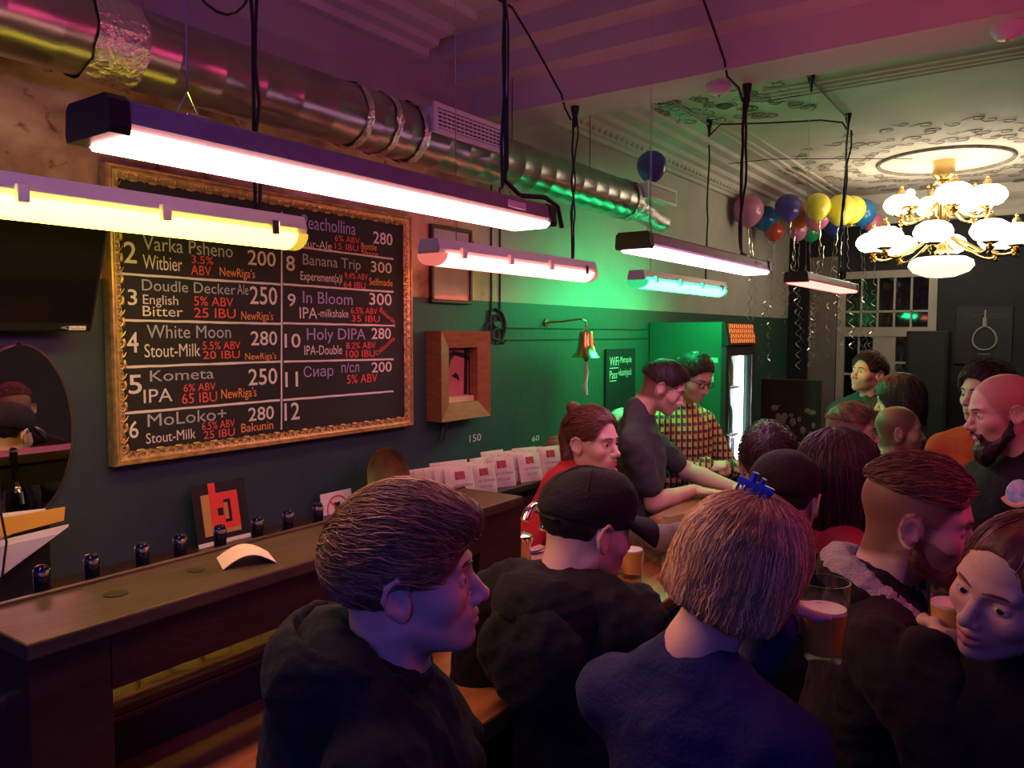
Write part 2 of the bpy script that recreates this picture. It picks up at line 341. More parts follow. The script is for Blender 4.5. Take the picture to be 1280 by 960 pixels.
MB().cyl((-1.33, .7, 1.5), (-1.33, .7, 1.5015), .02, n=20).build('ring_stain', mat('dark_ring_stain', (.02, .012, .008), .4), br)
MB().cyl((-1.34, .86, 1.5), (-1.34, .86, 1.5013), .016, n=20).build('ring_stain', MATS['dark_ring_stain'], br)
MB().cyl((-1.33, .508, 1.38), (-1.33, .50, 1.38), .01, n=12).build('screw_cap', M_chrome, br, True)

# upside-down glasses under the bridge
gm = MB().lathe([(.001, .115), (.03, .115), (.033, .11), (.037, .0), (.034, .0), (.030, .105), (.001, .108)], n=20).mesh('body', M_glass, True)
gy = [.705, .775, .845, .915, .985, 1.06, 1.135, 1.21]
ords = ['first', 'second', 'third', 'fourth', 'fifth', 'sixth', 'seventh', 'eighth']
for i, y in enumerate(gy):
    g = link('beer_glass', gm, loc=(-1.475 + .006 * (i % 2), y, 1.266)); tag(g, 'upturned clear glass under the wooden bridge, %s from the near end' % ords[i], 'glass', 'upturned glasses under the bridge')

# eight taps behind the bridge
ty = [.642, .73, .828, .909, 1.003, 1.099, 1.184, 1.274]
M_tapblk = mat('glossy_black', (.008, .008, .012), .12, coat=.5)
hm = MB().lathe([(.001, 0), (.007, 0), (.008, .02), (.0115, .06), (.0135, .1), (.0135, .118), (.010, .128), (.001, .13)], n=16).mesh('handle', M_tapblk, True)
fm = MB().cyl((.045, 0, 0), (-.02, 0, 0), .012, n=12).sphere((-.02, 0, 0), .014, 10, 8).tube([(-.02, 0, 0), (-.045, 0, -.01), (-.055, 0, -.05)], .008, 8).cyl((-.02, 0, .01), (-.02, 0, .03), .008, n=10).mesh('faucet', M_chrome, True)
capm = MB().lathe([(.0138, .112), (.0145, .116), (.0138, .121)], n=16).mesh('collar', M_chrome, True)
for i, y in enumerate(ty):
    t = thing('beer_tap', 'black beer tap handle behind the bridge, %s from the near end' % ords[i], 'tap', (-1.47, y, 1.39), group='tap handles behind the bridge')
    link('handle', hm, t, True, loc=(0, 0, .022)); link('faucet', fm, t, True); link('collar', capm, t, True, loc=(0, 0, .022))

# chrome tap column past the bridge
t = thing('tap_column', 'chrome beer tap column just past the end of the wooden bridge', 'tap', (-1.33, 1.95, 1.15))
MB().lathe([(.05, 0), (.05, .01), (.032, .02), (.03, .16), (.036, .17), (.036, .19), (.001, .2)], (-1.33, 1.95, 1.15), 24).build('column', M_chrome, t, True)
MB().tube([(-1.33, 1.95, 1.28), (-1.3, 1.98, 1.28), (-1.27, 2.02, 1.29), (-1.255, 2.04, 1.25)], .012, 10).build('faucet', M_chrome, t, True)
MB().tube(arc((1.99, 1.37), .055, 2.8, -.6, 10, lambda a, b: (-1.31, a, b)), .013, 10).build('swan_neck', M_chrome, t, True)
MB().tube([(-1.345, 1.9, 1.33), (-1.36, 1.885, 1.4), (-1.365, 1.88, 1.44)], [.01, .014, .013], 10).build('handle', M_tapblk, t, True)
MB().rbox(-1.45, -1.22, 1.83, 2.12, 1.1505, 1.165, .003).build('drip_tray', M_chrome, t)

# folded paper on the bridge
pts = [(-.05 + .1 * i / 10, .022 * math.sin(PI * i / 10)) for i in range(11)]
mb = MB(); vs = []
for k, (a, z) in enumerate(pts):
    for yy in (-.045, .045):
        for dz in (0, .0015): vs.append((a, yy, z + dz))
fs = []
for k in range(10):
    b = k * 4; fs += [(b, b + 4, b + 6, b + 2), (b + 1, b + 3, b + 7, b + 5), (b, b + 1, b + 5, b + 4), (b + 2, b + 6, b + 7, b + 3)]
fs += [(0, 2, 3, 1), (40, 41, 43, 42)]
M = Matrix.Translation((-1.315, .955, 1.5)) @ Matrix.Rotation(1.1, 4, 'Z')
mb.add([M @ Vector(v) for v in vs], fs)
tag(mb.build('folded_menu', mat('cream_card', (.72, .55, .42), .65), smooth=True), 'small arched cream card lying on the bridge top', 'paper')

# back counter along the wall
bc = thing('back_counter', 'narrow dark back counter along the bar wall', 'counter', (-2.15, 2.8, 0))
MB().rbox(-2.299, -1.98, .9, 4.75, 1.235, 1.265, .004).build('counter_top', M_darkwood, bc)
MB().box(-2.299, -2.02, .9, 4.75, .1, 1.235).build('cabinet', M_darkwood, bc)
for i in range(6):
    d = MB().rbox(-2.02, -2.0, .92 + i * .64, 1.54 + i * .64, .14, 1.2, .004).build('cabinet_door', M_darkwood, bc)
    MB().tube([(-1.995, 1.48 + i * .64, .9), (-1.98, 1.48 + i * .64, .9), (-1.98, 1.48 + i * .64, 1.0), (-1.995, 1.48 + i * .64, 1.0)], .005, 6).build('handle', M_brass, d)
MB().box(-2.299, -2.04, .9, 4.75, 0, .1).build('plinth', M_blackmat, bc)

# ------------------------------------------------------------ chalk menu board
cb = thing('menu_chalkboard', 'large chalk beer menu board in an ornate gilded frame on the bar wall', 'chalkboard', (-2.28, 1.845, 1.56))
BY0, BY1, BZ0, BZ1 = 1.2, 2.49, 1.56, 2.445
MB().box(-2.295, -2.272, BY0 + .04, BY1 - .04, BZ0 + .04, BZ1 - .04).build('slate', M_chalkboard, cb)
def frame_side(a, b, inward, prof):
    """profile (distance from the outer edge, height off the wall) swept with mitres along a->b in the wall plane"""
    A = Vector(a); B = Vector(b); d = (B - A).normalized(); I = Vector(inward); vs = []
    for P, sgn in ((A, 1), (B, -1)):
        for u, h in prof: q = P + d * (u * sgn) + I * u; vs.append((-2.298 + h, q.x, q.y))
    n = len(prof)
    return MB().add(vs, [(i, (i + 1) % n, n + (i + 1) % n, n + i) for i in range(n)] + [tuple(range(n)), tuple(range(2 * n - 1, n - 1, -1))])
prof = [(0, 0), (0, .036), (.004, .044), (.010, .044), (.013, .036), (.016, .04), (.022, .037), (.034, .032), (.04, .026), (.04, 0)]
corners = [(BY0, BZ0), (BY1, BZ0), (BY1, BZ1), (BY0, BZ1)]; inw = [(0, 1), (-1, 0), (0, -1), (1, 0)]
FSCR = scroll_mesh('scroll', M_gold, 1.2, 1.0, r=.13, n=10, sides=5)
FLEAF = MB().sphere((0, 0, 0), .5, 8, 5, sc=(1, .45, .35)).mesh('leaf', M_gold, True)
for i in range(4):
    fs_ = frame_side(corners[i], corners[(i + 1) % 4], inw[i], prof).build('frame_side', M_gold, cb)
    A = Vector(corners[i]); B = Vector(corners[(i + 1) % 4]); d = (B - A).normalized(); I = Vector(inw[i]); Ln = (B - A).length
    n = int(Ln / .033)
    for k in range(n):
        q = A + d * (.035 + (Ln - .07) * (k + .5) / n) + I * .028
        Rm = Matrix(((0, 0, 1, 0), (d.x, I.x, 0, 0), (d.y, I.y, 0, 0), (0, 0, 0, 1)))
        M = Matrix.Translation((-2.262, q.x, q.y)) @ Rm @ Matrix.Diagonal((.027, .022 * (1 if k % 2 else -1), .026, 1))
        link('scroll', FSCR, fs_, M=M)
        if k % 2:
            q2 = q + I * .013
            link('leaf', FLEAF, fs_, M=Matrix.Translation((-2.266, q2.x, q2.y)) @ Rm @ Matrix.Diagonal((.03, .022, .026, 1)))
TEXT = [
('2',1.241,0.046,2.161,0.063,'w'),
('Varka Psheno',1.311,0.312,2.204,0.043,'g'),
('Witbier',1.309,0.129,2.147,0.043,'w'),
('3.5%',1.471,0.078,2.176,0.025,'r'),
('ABV',1.468,0.072,2.140,0.030,'r'),
("NewRiga's",1.572,0.137,2.141,0.031,'o'),
('200',1.681,0.116,2.186,0.051,'w'),
('3',1.249,0.034,2.037,0.047,'w'),
('Doudle Decker',1.304,0.327,2.082,0.034,'g'),
('Ale',1.637,0.044,2.084,0.035,'g'),
('English',1.306,0.115,2.041,0.029,'w'),
('Bitter',1.304,0.132,2.005,0.031,'w'),
('5% ABV',1.476,0.145,2.042,0.030,'r'),
('25 IBU',1.475,0.154,2.004,0.031,'r'),
("NewRiga's",1.651,0.131,1.999,0.030,'o'),
('250',1.687,0.113,2.053,0.062,'w'),
('4',1.242,0.042,1.896,0.061,'w'),
('White Moon',1.315,0.294,1.938,0.041,'g'),
('Stout-Milk',1.306,0.188,1.880,0.041,'w'),
('5.5% ABV',1.503,0.142,1.901,0.026,'r'),
('20 IBU',1.503,0.139,1.870,0.026,'r'),
("NewRiga's",1.663,0.129,1.863,0.024,'o'),
('280',1.687,0.110,1.912,0.049,'w'),
('5',1.243,0.049,1.772,0.057,'w'),
('Kometa',1.321,0.220,1.806,0.034,'g'),
('IPA',1.299,0.094,1.742,0.041,'w'),
('6% ABV',1.432,0.115,1.768,0.025,'r'),
('65 IBU',1.425,0.126,1.730,0.033,'r'),
("NewRiga's",1.567,0.138,1.736,0.034,'o'),
('250',1.674,0.120,1.775,0.057,'w'),
('6',1.241,0.034,1.639,0.052,'w'),
('MoLoko+',1.309,0.276,1.668,0.039,'g'),
('Stout-Milk',1.303,0.167,1.617,0.032,'w'),
('6.5% ABV',1.493,0.123,1.640,0.026,'r'),
('25 IBU',1.498,0.117,1.610,0.026,'r'),
('Bakunin',1.641,0.132,1.617,0.030,'o'),
('280',1.671,0.106,1.652,0.047,'w'),
('Peachollina',1.917,0.264,2.335,0.049,'p'),
('Sour-Ale',1.894,0.163,2.267,0.031,'w'),
('6% ABV',2.073,0.129,2.304,0.024,'r'),
('15 IBU',2.073,0.120,2.274,0.024,'r'),
('Bottle',2.210,0.084,2.286,0.025,'o'),
('Share',2.210,0.093,2.261,0.022,'o'),
('280',2.276,0.110,2.314,0.048,'w'),
('8',1.842,0.039,2.177,0.054,'w'),
('Banana Trip',1.918,0.287,2.203,0.040,'g'),
('Experement(a)l',1.906,0.201,2.147,0.032,'w'),
('9,4% ABV',2.120,0.124,2.165,0.024,'r'),
('64 IBU',2.115,0.115,2.131,0.024,'r'),
('Selfmade',2.251,0.133,2.147,0.029,'o'),
('300',2.261,0.119,2.199,0.044,'w'),
('9',1.846,0.036,2.050,0.046,'w'),
('In Bloom',1.915,0.245,2.064,0.044,'p'),
('IPA',1.899,0.082,2.008,0.041,'w'),
('-milkshake',1.985,0.152,2.015,0.030,'w'),
('6.5% ABV',2.150,0.144,2.031,0.025,'r'),
('35 IBU',2.154,0.154,2.000,0.025,'r'),
('300',2.250,0.128,2.068,0.048,'w'),
('10',1.829,0.072,1.902,0.051,'w'),
('Holy DIPA',1.931,0.295,1.929,0.044,'p'),
('IPA-Double',1.918,0.184,1.874,0.035,'w'),
('8.2% ABV',2.123,0.160,1.894,0.025,'r'),
('100 IBU',2.122,0.156,1.860,0.028,'r'),
('280',2.261,0.110,1.931,0.045,'w'),
('11',1.829,0.057,1.761,0.054,'w'),
('Сиар',1.913,0.143,1.792,0.041,'p'),
('п/сл',2.097,0.093,1.802,0.037,'p'),
('5% ABV',2.125,0.165,1.758,0.034,'r'),
('200',2.259,0.115,1.796,0.042,'w'),
('12',1.823,0.068,1.641,0.063,'w')
]
TX = -2.2712
def chalk(s):
    # capitals-with-small-capitals hand: keep the words as written
    return s
for s, y, wd, z, h, c in TEXT:
    if y < 1.26 and len(s) == 1: y += .010; wd *= .85
    wall_text(s, TX, y, z, wd, h, CH[c], cb, bold=.008 if c == 'w' and s.isdigit() else .0)
wall_text('Bakunin', TX, 2.304, 2.045, .1, .022, CH['r'], cb, -.55)
wall_text('Odissovka', TX, 2.29, 1.862, .125, .02, CH['r'], cb, .56)
for a, b, c, d in [(1.237, 2.128, 1.816, 2.126), (1.240, 1.992, 1.820, 1.987), (1.236, 1.853, 1.810, 1.854), (1.231, 1.716, 1.803, 1.717), (1.24, 2.268, 1.81, 2.265),
                   (1.826, 2.266, 2.390, 2.260), (1.827, 2.128, 2.389, 2.125), (1.824, 1.990, 2.396, 1.986), (1.824, 1.853, 2.385, 1.847), (1.817, 1.716, 2.383, 1.714), (1.827, 2.38, 1.808, 1.611)]:
    n = 14; dx = Vector((c - a, d - b)); nr = Vector((-dx.y, dx.x)).normalized(); mb = MB(); vs = []
    for i in range(n + 1):
        p = Vector((a, b)) + dx * i / n
        for sg in (-1, 1): q = p + nr * sg * rr.uniform(.0028, .0045); vs.append((TX + (.0006 if sg else 0), q.x, q.y))
    mb.add(vs, [(2 * i, 2 * i + 2, 2 * i + 3, 2 * i + 1) for i in range(n)])
    mb.build('chalk_line', CH['w'], cb)

# ------------------------------------------------------------ lamps
def trough_lamp(label, x, y0, y1, z, col, E, hooks, body, cable_top=3.25, lead=True):
    t = thing('trough_lamp', label, 'lamp', (x, (y0 + y1) / 2, z), group='hanging tube lamps')
    P = [(-.052, .0), (-.055, .008), (-.052, .036), (-.044, .042), (.044, .042), (.052, .036), (.055, .008), (.052, 0)]
    MB().prism([(x + a, z + b) for a, b in P], y0 + .025, y1 - .025).build('housing', body, t)
    for ya, yb in ((y0, y0 + .028), (y1 - .028, y1)):
        MB().prism([(x + a * 1.08, z + b * 1.25 - .009) for a, b in P], ya, yb).build('end_cap', M_black, t)
    mE = mat('tube_glow_' + t.name.replace('.', '_'), (.9, .9, .9), .5, emit=col, estr=E)
    MB().prism([(x - .054, z - .001), (x - .0575, z - .006), (x - .046, z - .015), (x + .046, z - .015), (x + .0575, z - .006), (x + .054, z - .001)], y0 + .03, y1 - .03).build('diffuser', mE, t)
    for hy in hooks:
        MB().rbox(x - .03, x + .03, hy - .02, hy + .02, z + .041, z + .05, .002).build('bracket', M_chrome, t)
        MB().tube([(x, hy - .022, z + .048), (x, hy, z + .09), (x, hy + .022, z + .048)], .0018, 5).build('hanger_wire', M_chrome, t)
        MB().tube([(x, hy, z + .089), (x, hy, cable_top)], .0016, 5).build('suspension_wire', M_chrome, t)
    MB().rbox(x + .05, x + .0555, y1 - .2, y1 - .13, z + .014, z + .03, .001).build('rating_label', M_whitep, t)
    return t
M_houseA = mat('lamp_housing_dark', (.28, .26, .27), .38, var=.2, vscale=20)
def wrap_lamp(label, x, y0, y1, z, col, E, hooks, cable_top=3.25):
    t = thing('diffuser_lamp', label, 'lamp', (x, (y0 + y1) / 2, z), group='hanging tube lamps')
    MB().prism([(x - .046, z), (x - .05, z + .015), (x - .04, z + .05), (x + .04, z + .05), (x + .05, z + .015), (x + .046, z)], y0, y1).build('housing', M_whitep, t)
    mE = mat('tube_glow_' + t.name.replace('.', '_'), (.9, .9, .9), .4, emit=col, estr=E)
    n = 10; pr = [(x - .055 * math.cos(PI * i / n), z - .042 * math.sin(PI * i / n)) for i in range(n + 1)]
    MB().prism(pr, y0 + .035, y1 - .035).build('diffuser', mE, t, True)
    mC = mat('tinted_end_' + t.name.replace('.', '_'), tuple(.25 + .6 * c for c in col), .2, emit=col, estr=.7)
    for ya, yb in ((y0 + .002, y0 + .036), (y1 - .036, y1 - .002)):
        MB().prism([(a * 1.0 + (a - x) * .03, b) for a, b in pr], ya, yb).build('end_cap', mC, t, True)
    for i in range(4):
        yy = y0 + .12 + (y1 - y0 - .24) * i / 3
        MB().rbox(x + .05, x + .068, yy - .012, yy + .012, z - .012, z + .026, .003).build('clip', M_chrome if i == 3 else M_whitep, t)
    for hy in hooks:
        MB().tube([(x, hy, z + .05), (x, hy, cable_top)], .0016, 5).build('suspension_wire', M_chrome, t)
    return t
PINK = (1, .42, .36); RED = (1, .06, .05); YEL = (1, .72, .05); GRN = (.012, 1, .3); MAG = (1, .42, .78); BLU = (.09, .11, 1)
XA = -1.08; XB = -1.8
tA = trough_lamp('long dark tube lamp glowing salmon pink, nearest above the bar', XA, .55, 1.65, 2.222, PINK, 24, (.7, 1.52), M_houseA)
tD = trough_lamp('dark tube lamp glowing pale magenta, above the fridge', XA, 2.18, 3.39, 2.218, MAG, 19, (2.3, 3.17), M_houseA)
tF = trough_lamp('dark tube lamp glowing red, farthest, below the balloons', XA, 3.97, 5.14, 2.215, RED, 13, (4.15, 4.98), M_houseA)
tB = wrap_lamp('white tube lamp glowing yellow, in front of the menu board', XB, .32, 1.495, 2.23, YEL, 13, (.5, 1.36))
tC = wrap_lamp('white tube lamp glowing red-pink, right of the menu board', XB, 2.07, 3.18, 2.23, (1, .22, .17), 10, (2.22, 3.04))
tE = wrap_lamp('white tube lamp glowing green, on the wall side of the fridge', XB, 3.68, 4.88, 2.23, GRN, 52, (3.85, 4.66))
# the row goes on behind and beside the viewpoint: bare coloured tubes on battens
def bare_lamp(label, x, y0, y1, z, col, E):
    t = thing('batten_lamp', label, 'lamp', (x, (y0 + y1) / 2, z), group='hanging tube lamps')
    MB().rbox(x - .02, x + .02, y0, y1, z + .03, z + .06, .004).build('batten', M_whitep, t)
    mE = mat('tube_glow_' + t.name.replace('.', '_'), (.9, .9, .9), .5, emit=col, estr=E)
    MB().cyl((x, y0 + .03, z), (x, y1 - .03, z), .016, n=12).build('tube', mE, t, True)
    for ya in (y0, y1 - .03): MB().rbox(x - .02, x + .02, ya, ya + .03, z - .02, z + .03, .003).build('lampholder', M_whitep, t)
    for hy in (y0 + .15, y1 - .15): MB().tube([(x, hy, z + .06), (x, hy, CZ)], .0016, 5).build('suspension_wire', M_chrome, t)
    return t
bare_lamp('bare tube lamp glowing blue, behind the viewpoint', .15, -1.5, -.3, 2.3, BLU, 150)
bare_lamp('bare tube lamp glowing magenta, over the crowd on the right', .55, 1.5, 2.75, 2.35, (1, .06, .25), 50)
bare_lamp('bare tube lamp glowing violet-red, behind the viewpoint on the left', -1.35, -1.5, -.3, 2.6, (1, .06, .35), 12)

def cup(p, parent, d=.05):
    MB().lathe([(.007, -d), (.009, -d * .6), (.018, -d * .2), (.02, 0), (.001, .001)], p, 10).build('hook_cup', M_black, parent, True)
# supply cables of the lamps
def cable(parent, pts, r=.0045, name='supply_cable'):
    MB().tube(pts, r, 6).build(name, M_cable, parent, True)
def wob(a, b, n=9, amp=.006):
    a = Vector(a); b = Vector(b)
    return [a.lerp(b, i / n) + (Vector((rr.uniform(-amp, amp), rr.uniform(-amp, amp), 0)) if 0 < i < n else Vector((0, 0, 0))) for i in range(n + 1)]
cable(tA, wob((XA, 1.52, CZ), (XA, 1.52, 2.34)) + [(XA, 1.51, 2.31), (XA + .01, 1.56, 2.28), (XA + .03, 1.64, 2.285), (XA + .03, 1.7, 2.27), (XA + .03, 1.72, 2.22)], .006)
cable(tA, wob((XA - .012, 1.525, CZ), (XA - .008, 1.515, 2.29)), .004)
cable(tB, wob((XB, 1.36, CZ), (XB, 1.36, 2.28), 10, .004), .005); cable(tB, wob((XB + .015, 1.36, CZ), (XB + .01, 1.365, 2.28), 10, .006), .005)
cable(tC, wob((XB, 3.04, 2.9), (XB, 3.04, 2.28)), .005); cable(tC, wob((XB + .02, 3.04, 2.9), (XB + .005, 3.04, 2.28), 9, .008), .004); cup((XB + .01, 3.04, 2.95), tC, .09)
cable(tD, wob((XA, 3.17, 2.9), (XA, 3.15, 2.32)) + [(XA, 3.17, 2.28), (XA + .01, 3.33, 2.265)], .006); cable(tD, wob((XA + .02, 3.17, 2.9), (XA + .005, 3.15, 2.29), 9, .01), .005); cup((XA + .01, 3.17, 2.95), tD, .1)
cable(tE, wob((XB, 4.66, 3.1), (XB, 4.64, 2.28)), .005); cup((XB, 4.66, CZ), tE, .1); cup((XB, 3.93, CZ), tE, .08)
cable(tF, wob((XA, 5.0, 3.15), (XA - .03, 4.98, 2.3)), .006); cable(tF, wob((XA + .02, 5.0, 3.15), (XA - .03, 4.98, 2.28), 9, .01), .005); cup((XA, 5.0, CZ), tF, .1); cup((XA, 4.17, CZ), tF, .08)
# surface cables on the ceiling
def ccable(label, pts, r=.0055):
    return tag(MB().tube(pts, r, 6).build('ceiling_cable', M_cable, smooth=True), label, 'cable')
ccable('black cable along the ceiling from the near hook to the beam', [(XB, 1.7, 3.23), (XB, 2.2, 3.22), (XB, 2.57, 3.22), (XB, 2.69, 3.15), (XB, 2.81, 3.07), (XB, 2.94, 2.98), (XB, 2.97, 2.93), (XB, 3.02, 2.89)], .005)
ccable('black cable crossing the beam to the magenta lamp', [(XA, 1.4, 3.235), (XA, 2.57, 3.225), (XA, 2.69, 3.15), (XA, 2.81, 3.07), (XA, 2.94, 2.98), (XA, 2.97, 2.93), (XA, 3.1, 2.92), (XA, 3.15, 2.88)], .005)
ccable('black cable on the ceiling leading to the green lamp', [(XB, 3.45, CZ - .012), (XB, 3.93, CZ - .02), (XB, 4.64, CZ - .03)], .006)
ccable('black cable on the ceiling leading to the red lamp', [(XA, 3.45, CZ - .012), (XA, 4.17, CZ - .02), (XA, 4.96, CZ - .03)], .006)
ccable('black cable spanning between the green and red lamp hooks', [(XB, 4.67, 3.16), (XB + .06, 4.69, 3.22), (-1.5, 4.8, 3.215), (XA - .14, 4.95, 3.222), (XA - .03, 4.99, 3.2), (XA, 5.0, 3.15)], .005)
ccable('thin cable from the wall to the ceiling rosette', [(-2.05, 5.7, 3.2), (-1.8, 5.85, 3.228), (-1.4, 6.15, 3.236), (-.95, 6.5, 3.242)], .003)
ccable('black cable looping above the air duct', bez((-1.9, 1.1, 3.05), (-1.9, 1.3, 2.72), (-1.9, 1.45, 2.72), (-1.9, 1.5, 3.2), 14), .004)
for i, (x, y, z) in enumerate([(XB, 2.24, 3.25)]):
    t = MB().lathe([(.008, -.06), (.02, -.04), (.026, 0), (.001, .001)], (x, y, z), 10).cyl((x, y - .05, z - .005), (x, y + .05, z - .005), .012, n=8).build('cable_hook', M_black, smooth=True)
    tag(t, 'black cable hook on the near cornice', 'hook')

# ------------------------------------------------------------ air duct, vents
DX, DZ = -2.03, 2.70
du = thing('air_duct', 'long round galvanised air duct under the cornice', 'duct', (DX, 2.4, DZ))
ys = [(-.5, 1.06), (1.1, 1.92), (1.93, 2.06), (2.07, 2.2), (2.22, 4.0)]
for a, b in ys:
    mb = MB(); n = max(2, int((b - a) / .12)); prf = []
    for i in range(n + 1):
        yy = a + (b - a) * i / n; prf += [(.105, yy - .003), (.1057, yy), (.105, yy + .003)] if 0 < i < n else [(.105, yy)]
    M = Matrix(((1, 0, 0), (0, 0, 1), (0, 1, 0)))
    mb.lathe(prf, (DX, 0, DZ), 32, M=M).build('duct_section', M_duct, du, True)
def foil(y, w, r=.111):
    n = 24; mb = MB(); vs = []
    for i in range(5):
        for j in range(n):
            t = 2 * PI * j / n; q = r + rr.uniform(-.003, .003); vs.append((DX + q * math.cos(t), y + w * (i / 4 - .5) + rr.uniform(-.006, .006), DZ + q * math.sin(t)))
    mb.add(vs, [(i * n + j, i * n + (j + 1) % n, (i + 1) * n + (j + 1) % n, (i + 1) * n + j) for i in range(4) for j in range(n)])
    mb.build('foil_joint', M_foil, du)
for y, w in ((1.08, .13), (1.925, .03), (2.065, .03), (2.21, .04), (4.0, .08)): foil(y, w)
MB().tube([(DX, 4.0, DZ), (DX, 4.15, DZ - .02), (DX, 4.35, DZ - .06), (DX, 4.5, DZ - .07)], [.09, .075, .06, .055], 14).build('flexible_end', M_foil, du, True)
for y in (2.9, 3.6): MB().tube([(DX, y, DZ + .1), (DX, y, CZ - .02)], .002, 5).build('hanger_rod', M_cable, du)
def vent(label, y0, y1, z0, z1, x, grille):
    v = thing('air_vent', label, 'vent', (x, (y0 + y1) / 2, z0), group='white vents on the duct')
    MB().box(x - .12, x - .012, y0 + .015, y1 - .015, z0 + .01, z1 - .01).build('vent_box', M_whitep, v)
    fr = MB().box(x - .012, x, y0, y1, z0, z0 + .018).box(x - .012, x, y0, y1, z1 - .018, z1).box(x - .012, x, y0, y0 + .02, z0 + .018, z1 - .018).box(x - .012, x, y1 - .02, y1, z0 + .018, z1 - .018)
    fr.build('face_frame', M_whitep, v)
    MB().box(x - .0119, x - .010, y0 + .02, y1 - .02, z0 + .018, z1 - .018).build('dark_core', M_blackmat, v)
    for i in range(5):
        zz = z0 + .026 + (z1 - z0 - .052) * i / 4
        MB().box(x - .009, x - .002, y0 + .02, y1 - .02, zz - .004, zz + .003).build('slat', M_whitep, v)
    for i in range(grille):
        yy = y0 + .03 + (y1 - y0 - .06) * i / max(1, grille - 1)
        MB().box(x - .0095, x - .006, yy - .002, yy + .002, z0 + .018, z1 - .018).build('fin', M_whitep, v)
vent('white rectangular vent grille in the middle of the duct', 2.22, 2.67, 2.688, 2.798, -1.9, 16)
vent('small white slatted vent at the far end of the duct', 4.02, 4.42, 2.704, 2.8, -1.9, 3)
vent('white vent box on the near end of the duct', .72, 1.04, 2.775, 2.92, -1.93, 6)

# smoke detectors
for (x, y, z), lb in (((-1.16, 3.1, 2.95), 'white smoke detector under the beam beside the magenta lamp hook'), ((-.18, 3.06, 2.95), 'white smoke detector under the beam at the right edge')):
    s = thing('smoke_detector', lb, 'detector', (x, y, z), group='smoke detectors')
    MB().lathe([(.001, -.045), (.03, -.042), (.042, -.03), (.045, -.018), (.05, -.016), (.052, 0), (.001, .001)], (x, y, z), 20).build('shell', M_whitep, s, True)
    MB().cyl((x, y, z - .046), (x, y, z - .05), .006, n=8).build('indicator', mat('red_led', (.8, .05, .05), .3), s)
# ------------------------------------------------------------ chandelier
CX, CY = -.77, 6.75
ch = thing('chandelier', 'brass two-tier chandelier with glowing white glass globes', 'chandelier', (CX, CY, 2.4))
M_globe = mat('opal_globe_lit', (.95, .93, .88), .2, emit=(1, .84, .62), estr=7)
M_bowl = mat('opal_bowl_lit', (.9, .9, .8), .15, emit=(1, .95, .7), estr=1.1)
MB().lathe([(.075, 3.25), (.075, 3.14), (.06, 3.13), (.045, 3.11), (.06, 3.09), (.02, 3.07), (.015, 3.03), (.03, 3.02), (.05, 3.0), (.05, 2.8), (.03, 2.78), (.06, 2.74), (.055, 2.62), (.09, 2.58), (.02, 2.56)], (CX, CY, 0), 24).build('stem', M_brass, ch, True)
bowlM = MB().lathe([(.001, -.095), (.1, -.086), (.19, -.05), (.225, -.005), (.215, .035), (.17, .06), (.05, .07), (.001, .07)], n=32).mesh('bowl', M_bowl, True)
link('bowl', bowlM, ch, loc=(CX, CY, 2.47))
globeM = MB().lathe([(.001, -.075), (.05, -.073), (.1, -.05), (.128, -.01), (.13, .01), (.112, .05), (.07, .078), (.03, .085), (.001, .085)], n=24).mesh('globe', M_globe, True)
cupM = MB().lathe([(.001, -.16), (.012, -.155), (.02, -.145), (.01, -.135), (.028, -.12), (.03, -.105), (.012, -.095), (.055, -.075), (.06, -.065), (.001, -.06)], n=14).mesh('holder', M_brass, True)
finM = MB().lathe([(.001, .155), (.012, .148), (.014, .138), (.008, .13), (.02, .12), (.03, .105), (.035, .08), (.001, .08)], n=12).mesh('finial', M_brass, True)
bulbM = MB().lathe([(.001, .1), (.025, .09), (.035, .065), (.025, .03), (.014, .0), (.014, -.03), (.001, -.03)], n=14).mesh('bulb', mat('bulb_frosted', (.9, .9, .9), .2, emit=(1, .85, .65), estr=2), True)
def tier(n, R, zg, za, a0, skip=None):
    for i in range(n):
        a = a0 + 2 * PI * i / n; x = CX + R * math.cos(a); y = CY + R * math.sin(a)
        am = MB().tube(bez((CX + .05 * math.cos(a), CY + .05 * math.sin(a), za), (CX + R * .4 * math.cos(a), CY + R * .4 * math.sin(a), za - .09), (CX + R * .8 * math.cos(a), CY + R * .8 * math.sin(a), zg - .2), (x, y, zg - .11), 10), .011, 8).build('arm', M_brass, ch, True)
        link('holder', cupM, am, loc=(x, y, zg))
        if i == skip:
            link('bulb', bulbM, ch, loc=(x, y, zg - .02)); MB().lathe([(.07, -.055), (.055, -.065), (.001, -.065)], (x, y, zg), 16).build('drip_pan', M_brass, am, True)
        else:
            g = link('globe', globeM, ch, loc=(x, y, zg)); link('finial', finM, g, loc=(x, y, zg))
tier(8, .475, 2.665, 2.7, math.radians(35 + 10))
tier(6, .295, 2.95, 2.94, math.radians(35 - 165), skip=0)
for i in range(6):
    a = i * PI / 3; x = CX + .1 * math.cos(a); y = CY + .1 * math.sin(a)
    MB().tube([(CX + .05 * math.cos(a), CY + .05 * math.sin(a), 2.97), (x, y, 2.94), (x, y, 3.06)], .006, 6).sphere((x, y, 3.07), .012, 8, 6).build('crest_rod', M_brass, ch, True)

